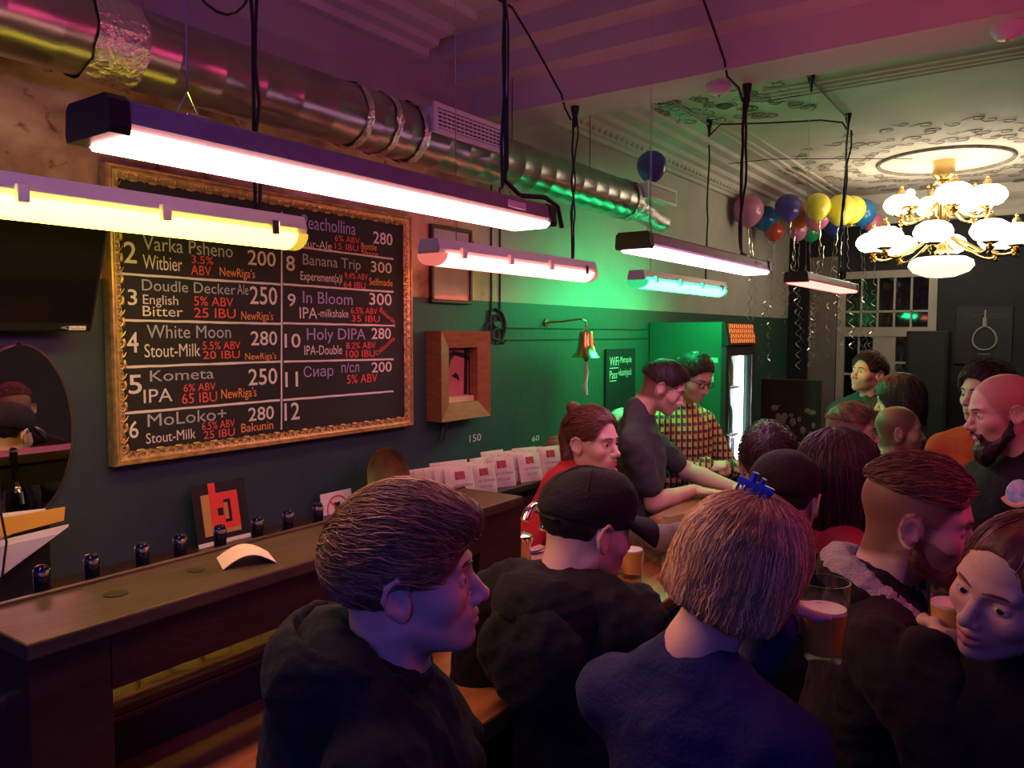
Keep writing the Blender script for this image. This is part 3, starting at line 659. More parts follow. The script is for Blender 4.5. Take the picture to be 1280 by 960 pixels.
# ------------------------------------------------------------ balloons
BC = {'pink': (.62, .2, .36), 'blue': (.02, .16, .42), 'purple': (.1, .06, .42), 'red': (.6, .09, .05), 'orange': (.72, .22, .04), 'green': (.02, .28, .12), 'yellow': (.8, .72, .06), 'rose': (.6, .16, .28), 'navy': (.03, .04, .22)}
BL = [(-2.165, 6.503, 2.983, 0.126, 'pink', 'pink balloon at the left end of the ceiling cluster'), (-2.175, 6.997, 2.976, 0.106, 'blue', 'blue balloon between the pink and purple balloons'),
      (-1.929, 6.806, 3.025, 0.108, 'purple', 'purple balloon in the ceiling cluster'), (-2.107, 7.035, 2.863, 0.084, 'red', 'small red balloon below the blue one'),
      (-1.916, 7.1, 3.004, 0.113, 'orange', 'orange balloon behind the purple one'), (-1.975, 7.3, 2.895, 0.093, 'pink', 'small pink balloon below the orange one'),
      (-1.880, 7.36, 2.874, 0.086, 'green', 'green balloon low in the cluster'), (-1.647, 6.633, 2.983, 0.103, 'yellow', 'bright yellow balloon left of the two overlapping yellow ones'),
      (-1.731, 6.96, 2.95, 0.109, 'rose', 'rose balloon behind the left yellow one'), (-1.74, 7.6, 2.955, 0.096, 'navy', 'navy balloon in the shade of the yellow ones'),
      (-1.506, 6.8, 2.967, 0.118, 'yellow', 'big yellow balloon in front of the red lamp cable'), (-1.477, 7.07, 3.001, 0.109, 'yellow', 'yellow balloon half behind the big yellow one'),
      (-1.463, 7.42, 3.019, 0.112, 'blue', 'blue balloon at the right end of the cluster'), (-1.45, 7.8, 2.968, 0.089, 'rose', 'rose balloon behind the right blue one'),
      (-2.02, 4.32, 2.945, 0.088, 'purple', 'lone dark purple balloon above the far vent')]
M_rib = mat('foil_ribbon', (.8, .75, .65), .2, .9)
blm = {}
for i, (x, y, z, r, c, lb) in enumerate(BL):
    if c not in blm:
        pr = [(math.sin(PI * k / 14) * (1 if k > 6 else 1 - .16 * (1 - k / 6)), -math.cos(PI * k / 14) * (1.0 if k > 7 else 1.22)) for k in range(15)]
        blm[c] = MB().lathe([(max(a, .03 if k == 0 else .0001), b) for k, (a, b) in enumerate(pr)], n=24).mesh('skin', mat('balloon_' + c, BC[c], .22, coat=.4), True)
    t = thing('balloon', lb, 'balloon', (x, y, z), group='party balloons under the ceiling')
    link('skin', blm[c], t, M=Matrix.Translation((x, y, z)) @ Matrix.Diagonal((r, r, r * .97, 1)))
    MB().lathe([(.002, 0), (.006, -.004), (.011, -.018), (.001, -.014)], (x, y, z - r * 1.17), 10).build('knot', mat('balloon_' + c), t, True)
    ln = rr.uniform(.7, 1.35); n = int(ln * 60); pts = []
    for k in range(n + 1):
        s = k / n; cr = .002 + (.022 if s > .35 else .022 * s) * (1 if i % 3 else .6)
        pts.append((x + cr * math.cos(k * 1.1) + .03 * math.sin(s * 3 + i), y + cr * math.sin(k * 1.1), z - r * 1.2 - ln * s))
    if i < 14:
        MB().tube(pts, .0028, 3).build('ribbon', M_rib, t)
        if i % 2 == 0:
            MB().tube([(a + .02, b + .05, max(cz_ - .12, 1.7)) for a, b, cz_ in pts[::2]], .0024, 3).build('ribbon', M_rib, t)

# ------------------------------------------------------------ fridge
fr = thing('drinks_fridge', 'tall dark green drinks fridge with bright glass door and header sign', 'fridge', (-2.03, 5.17, 0))
M_fr = mat('fridge_green', (.02, .1, .06), .5); FX0, FX1, FY0, FY1 = -2.29, -1.79, 4.9, 5.47
MB().box(FX0, FX1, FY0, FY0 + .03, .06, 2.03).build('side_panel', M_fr, fr); MB().box(FX0, FX1, FY1 - .03, FY1, .06, 2.03).build('side_panel', M_fr, fr)
MB().box(FX0, FX0 + .03, FY0 + .03, FY1 - .03, .06, 2.03).build('back_panel', M_whitep, fr); MB().box(FX0, FX1, FY0 + .03, FY1 - .03, 2.0, 2.03).build('roof', M_fr, fr); MB().box(FX0, FX1, FY0, FY1, .06, .2).build('base', M_blackmat, fr)
for z in (.55, .9, 1.25, 1.58): MB().box(FX0 + .03, FX1 - .04, FY0 + .03, FY1 - .03, z, z + .012).build('inner_shelf', M_whitep, fr)
MB().box(FX0 + .04, FX1 - .03, FY1 - .036, FY1 - .031, .21, 1.85).box(FX0 + .04, FX1 - .03, FY0 + .031, FY0 + .036, .21, 1.85).build('liner', mat('fridge_liner', (.85, .87, .88), .4), fr)
M_lit = mat('fridge_tube', (.9, .9, .9), .5, emit=(.86, .95, 1), estr=22)
for yy in (FY0 + .05, FY1 - .05): MB().cyl((FX1 - .05, yy, .25), (FX1 - .05, yy, 1.8), .012, n=10).build('light_tube', M_lit, fr, True)
MB().box(FX0 + .031, FX0 + .036, FY0 + .04, FY1 - .04, .22, 1.84).build('glowing_back', mat('fridge_back_glow', (.9, .9, .9), .5, emit=(.9, .96, 1), estr=2.5), fr)  # sheet over the back panel, made to glow so the interior looks bright
dr = MB().box(FX1, FX1 + .035, FY0, FY0 + .06, .2, 1.87).box(FX1, FX1 + .035, FY1 - .06, FY1, .2, 1.87).box(FX1, FX1 + .035, FY0 + .06, FY1 - .06, 1.81, 1.87).box(FX1, FX1 + .035, FY0 + .06, FY1 - .06, .2, .28).build('door_frame', mat('door_dark', (.03, .03, .032), .4), fr)
MB().box(FX1 + .012, FX1 + .02, FY0 + .06, FY1 - .06, .28, 1.81).build('door_glass', M_glass, dr)
MB().box(FX1 + .035, FX1 + .039, FY0 + .062, FY0 + .07, .28, 1.81).box(FX1 + .035, FX1 + .039, FY1 - .07, FY1 - .062, .28, 1.81).build('door_trim', M_chrome, dr)
MB().tube([(FX1 + .035, FY0 + .03, .9), (FX1 + .075, FY0 + .03, .92), (FX1 + .075, FY0 + .03, 1.28), (FX1 + .035, FY0 + .03, 1.3)], .009, 8).build('handle', M_chrome, dr, True)
sg = MB().prism([(FX1, 1.87), (FX1 + .05, 1.88), (FX1 + .02, 2.03), (FX1, 2.03)], FY0, FY1).build('header', M_blackmat, fr)
M_sign = mat('header_amber', (.7, .2, .05), .5, emit=(1, .25, .04), estr=.9)
MB().add([(FX1 + .051, FY0 + .03, 1.892), (FX1 + .051, FY1 - .03, 1.892), (FX1 + .026, FY1 - .03, 2.02), (FX1 + .026, FY0 + .03, 2.02)], [(0, 1, 2, 3)]).build('header_panel', mat('header_maroon', (.12, .02, .01), .5, emit=(.5, .06, .01), estr=.25), sg)
HM = MB().box(-.5, .5, -.5, .5, 0, 1).mesh('header_motif', M_sign)
for r_ in range(4):
    for c_ in range(12):
        f_ = (r_ + .5) / 4; yy = FY0 + .04 + (FY1 - FY0 - .08) * (c_ + .5 * (r_ % 2)) / 12 + .01
        M = Matrix.Translation((FX1 + .051 - .025 * f_ + .001, yy, 1.892 + .128 * f_)) @ Matrix.Rotation(-.19, 4, 'Y') @ Matrix.Rotation(.5 if c_ % 2 else -.4, 4, 'X') @ Matrix.Rotation(PI / 2, 4, 'Y') @ Matrix.Diagonal((.026, .016, .001, 1))
        link('header_motif', HM, sg, M=M)
# pale letters on the fridge side
for s_, x_, z_, w_, h_ in (('T', -1.885, 1.64, .075, .16), ('T', -2.085, 1.64, .1, .16)):
    me = text_mesh(s_, w_, h_, 'lettering', mat('pale_green_print', (.3, .5, .4), .6), .03)
    link('lettering', me, fr, M=Matrix.Translation((x_, FY0 - .001, z_)) @ Matrix.Rotation(PI / 2, 4, 'X'))
BTL = MB().lathe([(.03, 0), (.032, .01), (.032, .14), (.026, .17), (.013, .2), (.012, .25), (.001, .25)], n=12)
for k, (z, col) in enumerate(((.562, (.05, .12, .02)), (.912, (.2, .07, .01)), (1.262, (.02, .12, .05)), (1.592, (.25, .3, .02)))):
    bm_ = BTL.mesh('glass_body', mat('bottle_%d' % k, col, .1, trans=.5), True)
    for j in range(5):
        o = link('bottle', bm_, loc=(-1.9, FY0 + .11 + j * .09, z))
        tag(o, '%s bottle on the %s shelf in the lit fridge, %s from the left' % (('dark green', 'brown', 'green', 'yellow-green')[k], ('lowest', 'second', 'third', 'top')[k], ('first', 'second', 'third', 'fourth', 'fifth')[j]), 'bottle', 'bottles in the fridge')

# ------------------------------------------------------------ television, mirror, papers
tv = thing('television', 'black flat television tilted down at the left of the menu board', 'television', (-2.2, .75, 1.96))
tl = Matrix.Translation((-2.2, .62, 1.955)) @ Matrix.Rotation(math.atan2(.12, .30), 4, 'Y')
def tvb(x0, x1, y0, y1, z0, z1, name, m, par, r=.004):
    return MB().rbox(x0, x1, y0, y1, z0, z1, r, 2, 0, tl).build(name, m, par)
tvb(-.035, .0, -.5, .495, 0, .36, 'casing', M_black, tv, .008)
tvb(0, .002, -.49, .485, .03, .35, 'screen', mat('tv_glass', (.006, .006, .007), .12), tv, .0008)
st = tvb(.002, .0026, .43, .475, .008, .02, 'sticker', M_paper, tv, .0002)
for s_, y_, w_, z_ in (('EasyPlayer', .432, .041, .010), ('HC', .41, .016, .0115)):
    link('lettering', text_mesh(s_, w_, .008, 'lettering', mat('grey_print', (.22, .2, .2), .6) if w_ > .03 else M_paper), tv, M=tl @ Matrix.Translation((.003, y_, z_)) @ WALLM)
MB().tube([(-2.29, .6, 2.1), (-2.24, .6, 2.12)], .03, 8).build('wall_arm', M_black, tv)
mi = thing('oval_mirror', 'oval frameless wall mirror below the television', 'mirror', (-2.285, .965, 1.45))
def oval(ry, rz, x0, x1, n=48):
    return MB().add([(x, .965 + ry * math.cos(2 * PI * i / n), 1.69 + rz * math.sin(2 * PI * i / n)) for x in (x0, x1) for i in range(n)], [(i, (i + 1) % n, n + (i + 1) % n, n + i) for i in range(n)] + [tuple(range(n)), tuple(range(2 * n - 1, n - 1, -1))])
oval(.132, .238, -2.296, -2.286).build('bevel_edge', mat('mirror_edge', (.5, .35, .3), .15, .9), mi)
oval(.126, .231, -2.29, -2.2845).build('glass', mat('mirror_silver', (.85, .85, .86), .01, 1.0), mi)
MB().sphere((-2.28, .965, 1.925), .006, 8, 6).build('clip', M_chrome, mi)
pf = thing('paper_holder', 'wall file holder at the far left edge stuffed with yellow and white papers', 'file holder', (-2.05, .86, 1.3))
MB().rbox(-2.13, -2.12, .62, .95, 1.27, 1.47, .002).rbox(-2.13, -2.03, .62, .95, 1.27, 1.276, .002).build('tray', M_black, pf)
def sheet(name, ys, m, x, th=.002):
    return MB().prism(ys, x, x + th, axis='x').build(name, m, pf)
sheet('sheet', [(.6, 1.38), (.925, 1.49), (.925, 1.512), (.6, 1.532)], M_paper, -2.085)
sheet('folder', [(.6, 1.45), (.958, 1.478), (.962, 1.512), (.6, 1.51)], mat('yellow_card', (.75, .42, .05), .6), -2.065, .004)
sheet('sheet', [(.6, 1.28), (.80, 1.37), (.965, 1.462), (.965, 1.468), (.6, 1.45)], M_paper, -2.055)
sheet('sheet', [(.6, 1.27), (.78, 1.365), (.94, 1.45), (.6, 1.44)], mat('grey_paper', (.55, .5, .52), .7), -2.05)
MB().tube([(-2.04, .8, 1.9), (-2.03, .802, 1.7), (-2.03, .8, 1.55), (-2.025, .81, 1.46), (-2.03, .80, 1.38), (-2.05, .78, 1.3)], .003, 6).build('cord', M_cable, pf, True)

# ------------------------------------------------------------ wall pictures, bell, notice
def picture(name, label, y0, y1, z0, z1, fw, d, mf, art, cat='picture'):
    p = thing(name, label, cat, (-2.29, (y0 + y1) / 2, z0)); X = WX + .002
    for (a, b, c, e) in ((y0, y1, z0, z0 + fw), (y0, y1, z1 - fw, z1), (y0, y0 + fw, z0 + fw, z1 - fw), (y1 - fw, y1, z0 + fw, z1 - fw)):
        MB().rbox(X, X + d, a, b, c, e, .003).build('frame_bar', mf, p)
    MB().box(X, X + d * .5, y0 + fw, y1 - fw, z0 + fw, z1 - fw).build('print', art, p); return p
M_artA = mat('faded_landscape_print', (.5, .44, .33), .12, var=.55, vscale=14, col2=(.36, .4, .34), coat=.4)
p = picture('framed_print', 'framed faded print hanging behind the red-pink lamp', 2.64, 2.93, 2.09, 2.435, .016, .022, mat('brown_frame', (.06, .025, .018), .4), M_artA)
MB().box(WX + .013, WX + .0145, 2.66, 2.91, 2.32, 2.415).build('upper_print', mat('pale_print', (.5, .52, .5), .2, var=.2, vscale=20), p)
sb = thing('shadow_box', 'deep wooden box frame with a pink painting of a black bird', 'picture', (-2.28, 2.8, 1.56))
M_sbw = mat('reddish_wood_frame', (.3, .12, .05), .45, var=.35, vscale=8, stretch=(2, 2, 8), bump=.1)
y0, y1, z0, z1 = 2.62, 2.98, 1.565, 1.965; X0, X1 = WX + .002, WX + .09
def mitre(a, b, c, d_): return MB().add([(X1, *a), (X1, *b), (X1 - .02, *c), (X1 - .02, *d_), (X0, *a), (X0, *b), (X0 + .02, *c), (X0 + .02, *d_)], [(0, 1, 2, 3), (7, 6, 5, 4), (0, 4, 5, 1), (1, 5, 6, 2), (2, 6, 7, 3), (3, 7, 4, 0)])
i_ = .075
for q in (((y0, z0), (y1, z0), (y1 - i_, z0 + i_), (y0 + i_, z0 + i_)), ((y1, z0), (y1, z1), (y1 - i_, z1 - i_), (y1 - i_, z0 + i_)), ((y1, z1), (y0, z1), (y0 + i_, z1 - i_), (y1 - i_, z1 - i_)), ((y0, z1), (y0, z0), (y0 + i_, z0 + i_), (y0 + i_, z1 - i_))):
    mitre(*q).build('frame_bar', M_sbw, sb)
MB().box(X0, X0 + .012, y0 + i_, y1 - i_, z0 + i_, z1 - i_).build('painting', mat('pink_painting', (.5, .16, .17), .5, var=.4, vscale=9), sb)
MB().box(X0 + .012, X0 + .045, y0 + i_, y1 - i_, z0 + i_, z0 + i_ + .025).build('inner_ledge', mat('pale_ledge', (.55, .45, .28), .5), sb)
def flat(poly, x, th): return MB().prism(poly, x, x + th, axis='x')
M_inkp = mat('black_paint', (.012, .008, .01), .5)
flat([(2.695, 1.66), (2.715, 1.665), (2.775, 1.83), (2.8, 1.855), (2.9, 1.835), (2.93, 1.825), (2.87, 1.862), (2.79, 1.875), (2.735, 1.855)], X0 + .0125, .0015).build('painted_bird', M_inkp, sb)
flat([(2.87, 1.67), (2.895, 1.67), (2.9, 1.885), (2.875, 1.885)], X0 + .0125, .0015).build('painted_bar', M_inkp, sb)
flat([(2.78, 1.76), (2.81, 1.775), (2.83, 1.76), (2.835, 1.735), (2.82, 1.745), (2.79, 1.755)], X0 + .0125, .0015).build('painted_shape', M_inkp, sb)
MB().tube([(WX + .03, 2.72, 1.57), (WX + .028, 2.69, 1.47)], .012, 8).build('handle', M_black, sb)

be = thing('ship_bell', 'small brass bell on a wall bracket with a white pull rope', 'bell', (-2.12, 3.74, 1.82))
bx, by = -2.12, 3.73
MB().cyl((-2.3, 3.6, 2.015), (-2.288, 3.6, 2.015), .022, n=14).build('wall_plate', M_brass, be, True)
MB().tube([(-2.29, 3.6, 2.015), (-2.22, 3.64, 2.02), (-2.14, 3.71, 2.035), (bx, by, 2.02), (bx, by, 1.985)], .006, 8).build('bracket', M_brass, be, True)
MB().lathe([(.008, .155), (.018, .152), (.035, .14), (.04, .12), (.044, .07), (.055, .03), (.078, .005), (.082, 0), (.076, .001), (.05, .03), (.038, .07), (.03, .12), (.005, .135)], (bx, by, 1.825), 28).build('bell_body', M_brass, be, True)
MB().lathe([(.001, .03), (.01, .02), (.014, .0), (.01, -.012), (.001, -.015)], (bx, by, 1.815), 10).build('clapper', M_brass, be, True)
MB().tube([(bx, by, 1.81), (bx + .003, by + .004, 1.74), (bx - .002, by - .003, 1.68), (bx, by + .004, 1.62)], [.006, .012, .013, .012], 8).build('pull_rope', mat('white_rope', (.6, .58, .5), .8, bump=.5, bscale=150), be, True)
nb = thing('notice_chalkboard', 'narrow black chalk notice with the wifi password on the green wall', 'chalkboard', (-2.29, 4.48, 1.3))
MB().rbox(-2.298, -2.282, 4.27, 4.67, 1.3, 1.86, .004).build('slate', M_chalkboard, nb)
for s_, y_, z_, w_, h_ in (('WiFi', 4.31, 1.755, .12, .055), ('-Metropole', 4.44, 1.77, .17, .04), ('Pass', 4.31, 1.675, .1, .05), ('-vkusniypub', 4.42, 1.688, .19, .045)):
    wall_text(s_, -2.2812, y_, z_, w_, h_, CH['w'], nb)
MB().box(-2.2815, -2.281, 4.31, 4.43, 1.738, 1.743).box(-2.2815, -2.281, 4.31, 4.4, 1.658, 1.663).build('underline', CH['w'], nb)
for s_, y_, z_, w_, h_, nm in (('150', 2.93, 1.435, .09, .035, 'chalk price written on the wall above the paper bags'), ('60', 3.47, 1.378, .07, .028, 'chalk price written on the wall above the red bag'), ('150', 3.9, 1.42, .09, .035, 'chalk price on the wall beside the barmaid')):
    o = wall_text(s_, WX + .001, y_, z_, w_, h_, CH['w'], None); o.name = 'chalk_price'; tag(o, nm, 'writing', 'prices chalked on the wall')
# card terminal / bottle shelf by the notice
sh = thing('wall_dispenser', 'dark wall dispenser with a crumpled pale green towel below the notice', 'dispenser', (-2.24, 4.3, 1.27))
MB().rbox(-2.29, -2.14, 4.2, 4.44, 1.268, 1.42, .01).build('case', M_black, sh)
mb = MB(); mb.sphere((-2.2, 4.32, 1.45), .07, 14, 10, sc=(.8, 1.4, .6))
v_ = [Vector(v) + Vector((rr.uniform(-.012, .012), rr.uniform(-.012, .012), rr.uniform(-.012, .012))) for v in mb.v]; mb.v = [tuple(v) for v in v_]
mb.build('towel', mat('pale_towel', (.6, .75, .6), .8), sh)
MB().rbox(-2.139, -2.135, 4.22, 4.3, 1.29, 1.35, .001).build('sticker', M_paper, sh)

# ------------------------------------------------------------ things on the back counter
po = thing('square_poster', 'black square poster with red and beige nested squares behind the taps', 'poster', (-2.24, 1.54, 1.265))
PM = Matrix.Translation((-2.235, 1.445, 1.266)) @ Matrix.Rotation(-.18, 4, 'Y') @ WALLM
def pp(poly, m, off, name):
    n = len(poly); vs = [PM @ Vector((a, b, o)) for o in (off, off + .0008) for a, b in poly]
    return MB().add(vs, [(i, (i + 1) % n, n + (i + 1) % n, n + i) for i in range(n)] + [tuple(range(n)), tuple(range(2 * n - 1, n - 1, -1))]).build(name, m, po)
def rq(a, b, c, d): return [(a, b), (c, b), (c, d), (a, d)]
M_pb = mat('poster_black', (.012, .01, .01), .4); M_pr = mat('poster_red', (.75, .05, .04), .45); M_pt = mat('poster_tan', (.5, .26, .09), .45); M_pw = mat('poster_white', (.7, .66, .62), .5)
pp(rq(0, -.02, .2, .2), M_pb, 0, 'board'); pp(rq(.002, -.018, .198, .012), M_pw, .001, 'caption_strip')
pp(rq(.03, .03, .165, .165), M_pt, .001, 'tan_square'); pp(rq(.06, .045, .165, .165), M_pr, .002, 'red_square'); pp(rq(.06, .165, .085, .2), M_pr, .002, 'red_tab')
pp(rq(.085, .09, .105, .115), M_pb, .003, 'black_square'); pp([(.11, .065), (.135, .065), (.135, .14), (.11, .14), (.11, .13), (.125, .13), (.125, .075), (.11, .075)], M_pb, .003, 'black_bracket'); pp(rq(.11, .076, .122, .129), M_pt, .003, 'tan_bar')
link('lettering', text_mesh('CAMP', .04, .011, 'lettering', mat('red_print', (.3, .04, .04), .5)), po, M=PM @ Matrix.Translation((.05, -.008, .0025)))
link('lettering', text_mesh('RGO', .03, .011, 'lettering', MATS['red_print']), po, M=PM @ Matrix.Translation((.125, -.008, .0025)))
ns = thing('no_drinks_sign', 'white sign with a crossed-out wine glass leaning on the back counter', 'sign', (-2.24, 2.05, 1.265))
po_keep = po; po = ns
PM = Matrix.Translation((-2.262, 1.975, 1.266)) @ Matrix.Rotation(-.1, 4, 'Y') @ WALLM
M_ink = mat('print_black', (.02, .02, .02), .5); M_pk = mat('sign_white', (.8, .7, .72), .4)
pp(rq(0, -.06, .165, .085), M_ink, 0, 'edge'); pp(rq(.004, -.056, .161, .081), M_pk, .0006, 'card')
nA = 28; ring = [(.085 + .052 * math.cos(2 * PI * i / nA), .012 + .052 * math.sin(2 * PI * i / nA)) for i in range(nA)]
vs = [PM @ Vector((.085 + r_ * math.cos(2 * PI * i / nA), .012 + r_ * math.sin(2 * PI * i / nA), .002)) for r_ in (.055, .048) for i in range(nA)]
MB().add(vs, [(i, (i + 1) % nA, nA + (i + 1) % nA, nA + i) for i in range(nA)]).build('red_ring', M_pr, ns)
pp([(.068, .04), (.1, .04), (.098, .015), (.088, .008), (.087, -.02), (.097, -.026), (.073, -.026), (.083, -.02), (.082, .008), (.07, .015)], M_ink, .0015, 'wine_glass'); pp([(.047, .046), (.052, .05), (.124, -.022), (.119, -.027)], M_pr, .0025, 'slash')
po = po_keep
tr = thing('round_tray', 'round antique brass tray leaning against the wall on the back counter', 'tray', (-2.2, 2.28, 1.265))
TM = Matrix.Rotation(math.radians(78), 3, 'Y')
MB().lathe([(.001, .0), (.098, .0), (.104, .004), (.112, .016), (.118, .018), (.117, .012), (.106, -.004), (.001, -.005)], (-2.17, 2.23, 1.385), 40, M=TM).build('dish', mat('antique_brass', (.5, .34, .14), .35, .85, var=.6, vscale=9), tr, True)
# snack bags
M_bag = mat('kraft_white_bag', (.62, .55, .44), .55, var=.15, vscale=12, bump=.3, bscale=25); M_bagr = mat('red_black_bag', (.3, .02, .02), .35, var=.85, vscale=18, col2=(.015, .03, .03))
M_lab = mat('bag_label', (.16, .03, .03), .5, var=.6, vscale=60, col2=(.5, .12, .08)); M_scr = mat('bag_print', (.12, .1, .09), .6)
def bag_mesh():
    mb = MB(); n = 8; vs = []
    for i in range(n + 1):
        v = i / n
        for j in range(n + 1):
            u = j / n - .5; th = .012 * (1 - (2 * u) ** 4) * (math.sin(PI * min(1, v * 1.0)) ** .5 if 0 < v < 1 else 0) + .001
            vs.append((th, u * .15, v * .185))
    m = len(vs); vs += [(-a, b, c) for a, b, c in vs]; fs = []
    for i in range(n):
        for j in range(n):
            a = i * (n + 1) + j; q = (a, a + 1, a + n + 2, a + n + 1); fs += [q, tuple(x + m for x in q[::-1])]
    for i in range(n): fs += [(i, i + m, i + 1 + m, i + 1), (n * (n + 1) + i, n * (n + 1) + i + 1, n * (n + 1) + i + 1 + m, n * (n + 1) + i + m), (i * (n + 1), (i + 1) * (n + 1), (i + 1) * (n + 1) + m, i * (n + 1) + m), (i * (n + 1) + n, i * (n + 1) + n + m, (i + 1) * (n + 1) + n + m, (i + 1) * (n + 1) + n)]
    return mb.add(vs, fs)
BGM = bag_mesh().mesh('pouch', M_bag, True); BGR = bag_mesh().mesh('pouch', M_bagr, True)
LBM = MB().rbox(.0125, .0145, -.03, .022, .115, .16, .0005).mesh('label_patch', M_lab)
txm = text_mesh('КАРТОФЕЛЬНЫЕ', .11, .016, 'lettering', M_scr); txm2 = text_mesh('ЧИПСЫ', .08, .016, 'lettering', M_scr)
def bag(label, x, y, z, rz, tilt, pal=True, s=1.0, front=True):
    t = thing('snack_bag', label, 'snack bag', (x, y, z), rz, 'paper snack bags on the back counter')
    T = Matrix.Rotation(-tilt, 4, 'Y') @ Matrix.Diagonal((s, s, s * .8, 1))
    link('pouch', BGM if pal else BGR, t, True, M=T)
    if pal and front:
        link('label_patch', LBM, t, True, M=T)
        link('lettering', txm, t, True, M=T @ Matrix.Translation((.0135, -.05, .075)) @ WALLM)
        link('lettering', txm2, t, True, M=T @ Matrix.Translation((.0125, -.045, .04)) @ WALLM)
row = ['front', 'second', 'third', 'fourth', 'rear']
def pile(y, n, x0, nm, rz=-.25, z=1.266):
    for k in range(n):
        bag('pale paper snack bag, %s in the %s' % (row[k] if k < n - 1 else 'rear', nm), x0 - k * .034, y - .022 * k, z, rz + rr.uniform(-.14, .1), .2 + .02 * k + rr.uniform(-.02, .05), s=rr.uniform(.86, .98), front=k < 2)
pile(2.5, 5, -2.0, 'pile beside the round tray'); pile(2.66, 5, -2.0, 'second pile from the tray'); pile(2.83, 3, -2.03, 'third pile from the tray')
pile(3.02, 5, -2.0, 'pile under the price near the barmaid'); pile(3.2, 4, -2.0, 'last pale pile before the red bag')
bag('red and black snack bag on the back counter', -2.05, 3.38, 1.266, -.25, .25, False, 1.05)
bag('pale green-lit snack bag just right of the red bag', -2.05, 3.56, 1.266, -.25, .25, True, 1.05)
bag('red snack bag half hidden behind the barmaid', -2.09, 3.46, 1.266, -.25, .2, False, 1.1)
bag('pale snack bag partly behind the barmaid shoulder', -2.03, 3.72, 1.266, -.25, .25, True)

# ------------------------------------------------------------ far end: speaker, noose, painting
sp = thing('loudspeaker', 'tall black loudspeaker standing by the window', 'loudspeaker', (-.94, 7.6, 0))
MB().rbox(-1.1, -.78, 7.5, 7.8, .95, 1.98, .01).build('cabinet', M_blackmat, sp)
MB().rbox(-1.08, -.8, 7.49, 7.5, .98, 1.95, .003).build('grille', mat('speaker_cloth', (.02, .02, .022), .9), sp)
MB().cyl((-.94, 7.65, .03), (-.94, 7.65, .95), .025, n=12).build('stand_pole', M_black, sp)
for a in (0, 2.1, 4.2): MB().tube([(-.94, 7.65, .35), (-.94 + .3 * math.cos(a), 7.65 + .3 * math.sin(a), .015)], .014, 8).build('stand_leg', M_black, sp)
no = thing('noose_poster', 'dark poster on the navy wall with a pale rope noose', 'poster', (-.57, 8.22, 1.7))
MB().rbox(-.8, -.36, 8.232, 8.248, 1.68, 2.2, .003).build('board', mat('poster_navy', (.02, .022, .03), .6), no)
M_rope = mat('pale_rope', (.34, .32, .28), .8, bump=.5, bscale=200)
pts = [(-.57, 8.222, 2.17), (-.572, 8.222, 2.03)] + [(-.57 + .105 * math.sin(2 * PI * i / 16) * (1 - .25 * (1 + math.cos(2 * PI * i / 16)) / 2), 8.222, 1.915 + .105 * math.cos(2 * PI * i / 16)) for i in range(17)]
MB().tube(pts, .008, 6).build('rope', M_rope, no, True)
MB().tube([(-.571, 8.22, 2.1), (-.571, 8.22, 2.02)], .018, 8).build('knot', M_rope, no, True)
link('lettering', text_mesh('ANARHIST', .1, .016, 'lettering', mat('faint_print', (.3, .29, .27), .6)), no, M=Matrix.Translation((-.62, 8.231, 1.765)) @ Matrix.Rotation(PI / 2, 4, 'X'))
link('lettering', text_mesh('TOMORROW', .36, .05, 'lettering', mat('dim_print', (.045, .05, .055), .6)), no, M=Matrix.Translation((-.75, 8.231, 2.09)) @ Matrix.Rotation(PI / 2, 4, 'X'))
pa = thing('leaning_painting', 'dark painting of pale blossoms standing beyond the fridge', 'painting', (-2.0, 6.6, 1.0))
MB().rbox(-2.06, -1.58, 6.6, 6.64, .98, 1.58, .004).build('canvas', mat('dark_painting', (.08, .05, .04), .5, var=.7, vscale=5), pa)
for i in range(22):
    x, z = rr.uniform(-1.95, -1.62), rr.uniform(1.02, 1.36); MB().sphere((x, 6.598, z), rr.uniform(.012, .035), 10, 6, sc=(1, .1, rr.uniform(.6, 1.6))).build('blossom', mat('pale_blossom', (.35, .28, .24), .6), pa, True)
MB().box(-2.2, -1.5, 6.55, 6.95, .9, .98).build('stand_top', M_darkwood, pa)
for x in (-2.17, -1.56):
    for y in (6.58, 6.9): MB().box(x, x + .04, y, y + .04, 0, .9).build('stand_leg', M_darkwood, pa)

# ------------------------------------------------------------ drinking glasses
M_beer = mat('hazy_amber_beer', (1, .4, .05), .3); M_beer2 = mat('pale_beer', (.9, .48, .12), .3)
M_foam = mat('beer_foam', (.85, .75, .6), .9)
def pint(label, loc, lvl, beer, r=.042, h=.15, group='beer glasses', rot=None):
    t = thing('pint_glass', label, 'glass', loc, group=group)
    if rot: t.rotation_euler = rot
    a = MB().lathe([(.001, .0), (r * .72, .0), (r * .76, .006), (r * .98, h * .7), (r, h), (r - .0025, h), (r * .98 - .0028, h * .7), (r * .76 - .003, .012), (.001, .011)], n=28).mesh('glass', M_glass, True)
    link('glass', a, t, True)
    if lvl > 0:
        rt = (r * .76 + (r * .98 - r * .76) * min(1, lvl * h / (h * .7))) - .0034
        link('beer', MB().lathe([(.001, .013), (r * .76 - .004, .013), (rt, h * lvl), (.001, h * lvl)], n=28).mesh('beer', beer, True), t, True)
        link('foam', MB().lathe([(rt - .006, h * lvl + .0005), (rt - .0005, h * lvl + .0005), (rt - .001, h * lvl + .006), (rt - .006, h * lvl + .003)], n=24).mesh('foam', M_foam, True), t, True)
    return t
pint('half-full beer glass on the bar top in front of the man in the cap', (-1.14, 2.32, 1.15), .52, M_beer2, .044, .165)
tm = pint('short cut-crystal tumbler on the bar top beside the tap column', (-1.36, 2.19, 1.15), 0, None, .036, .085, 'tumblers')
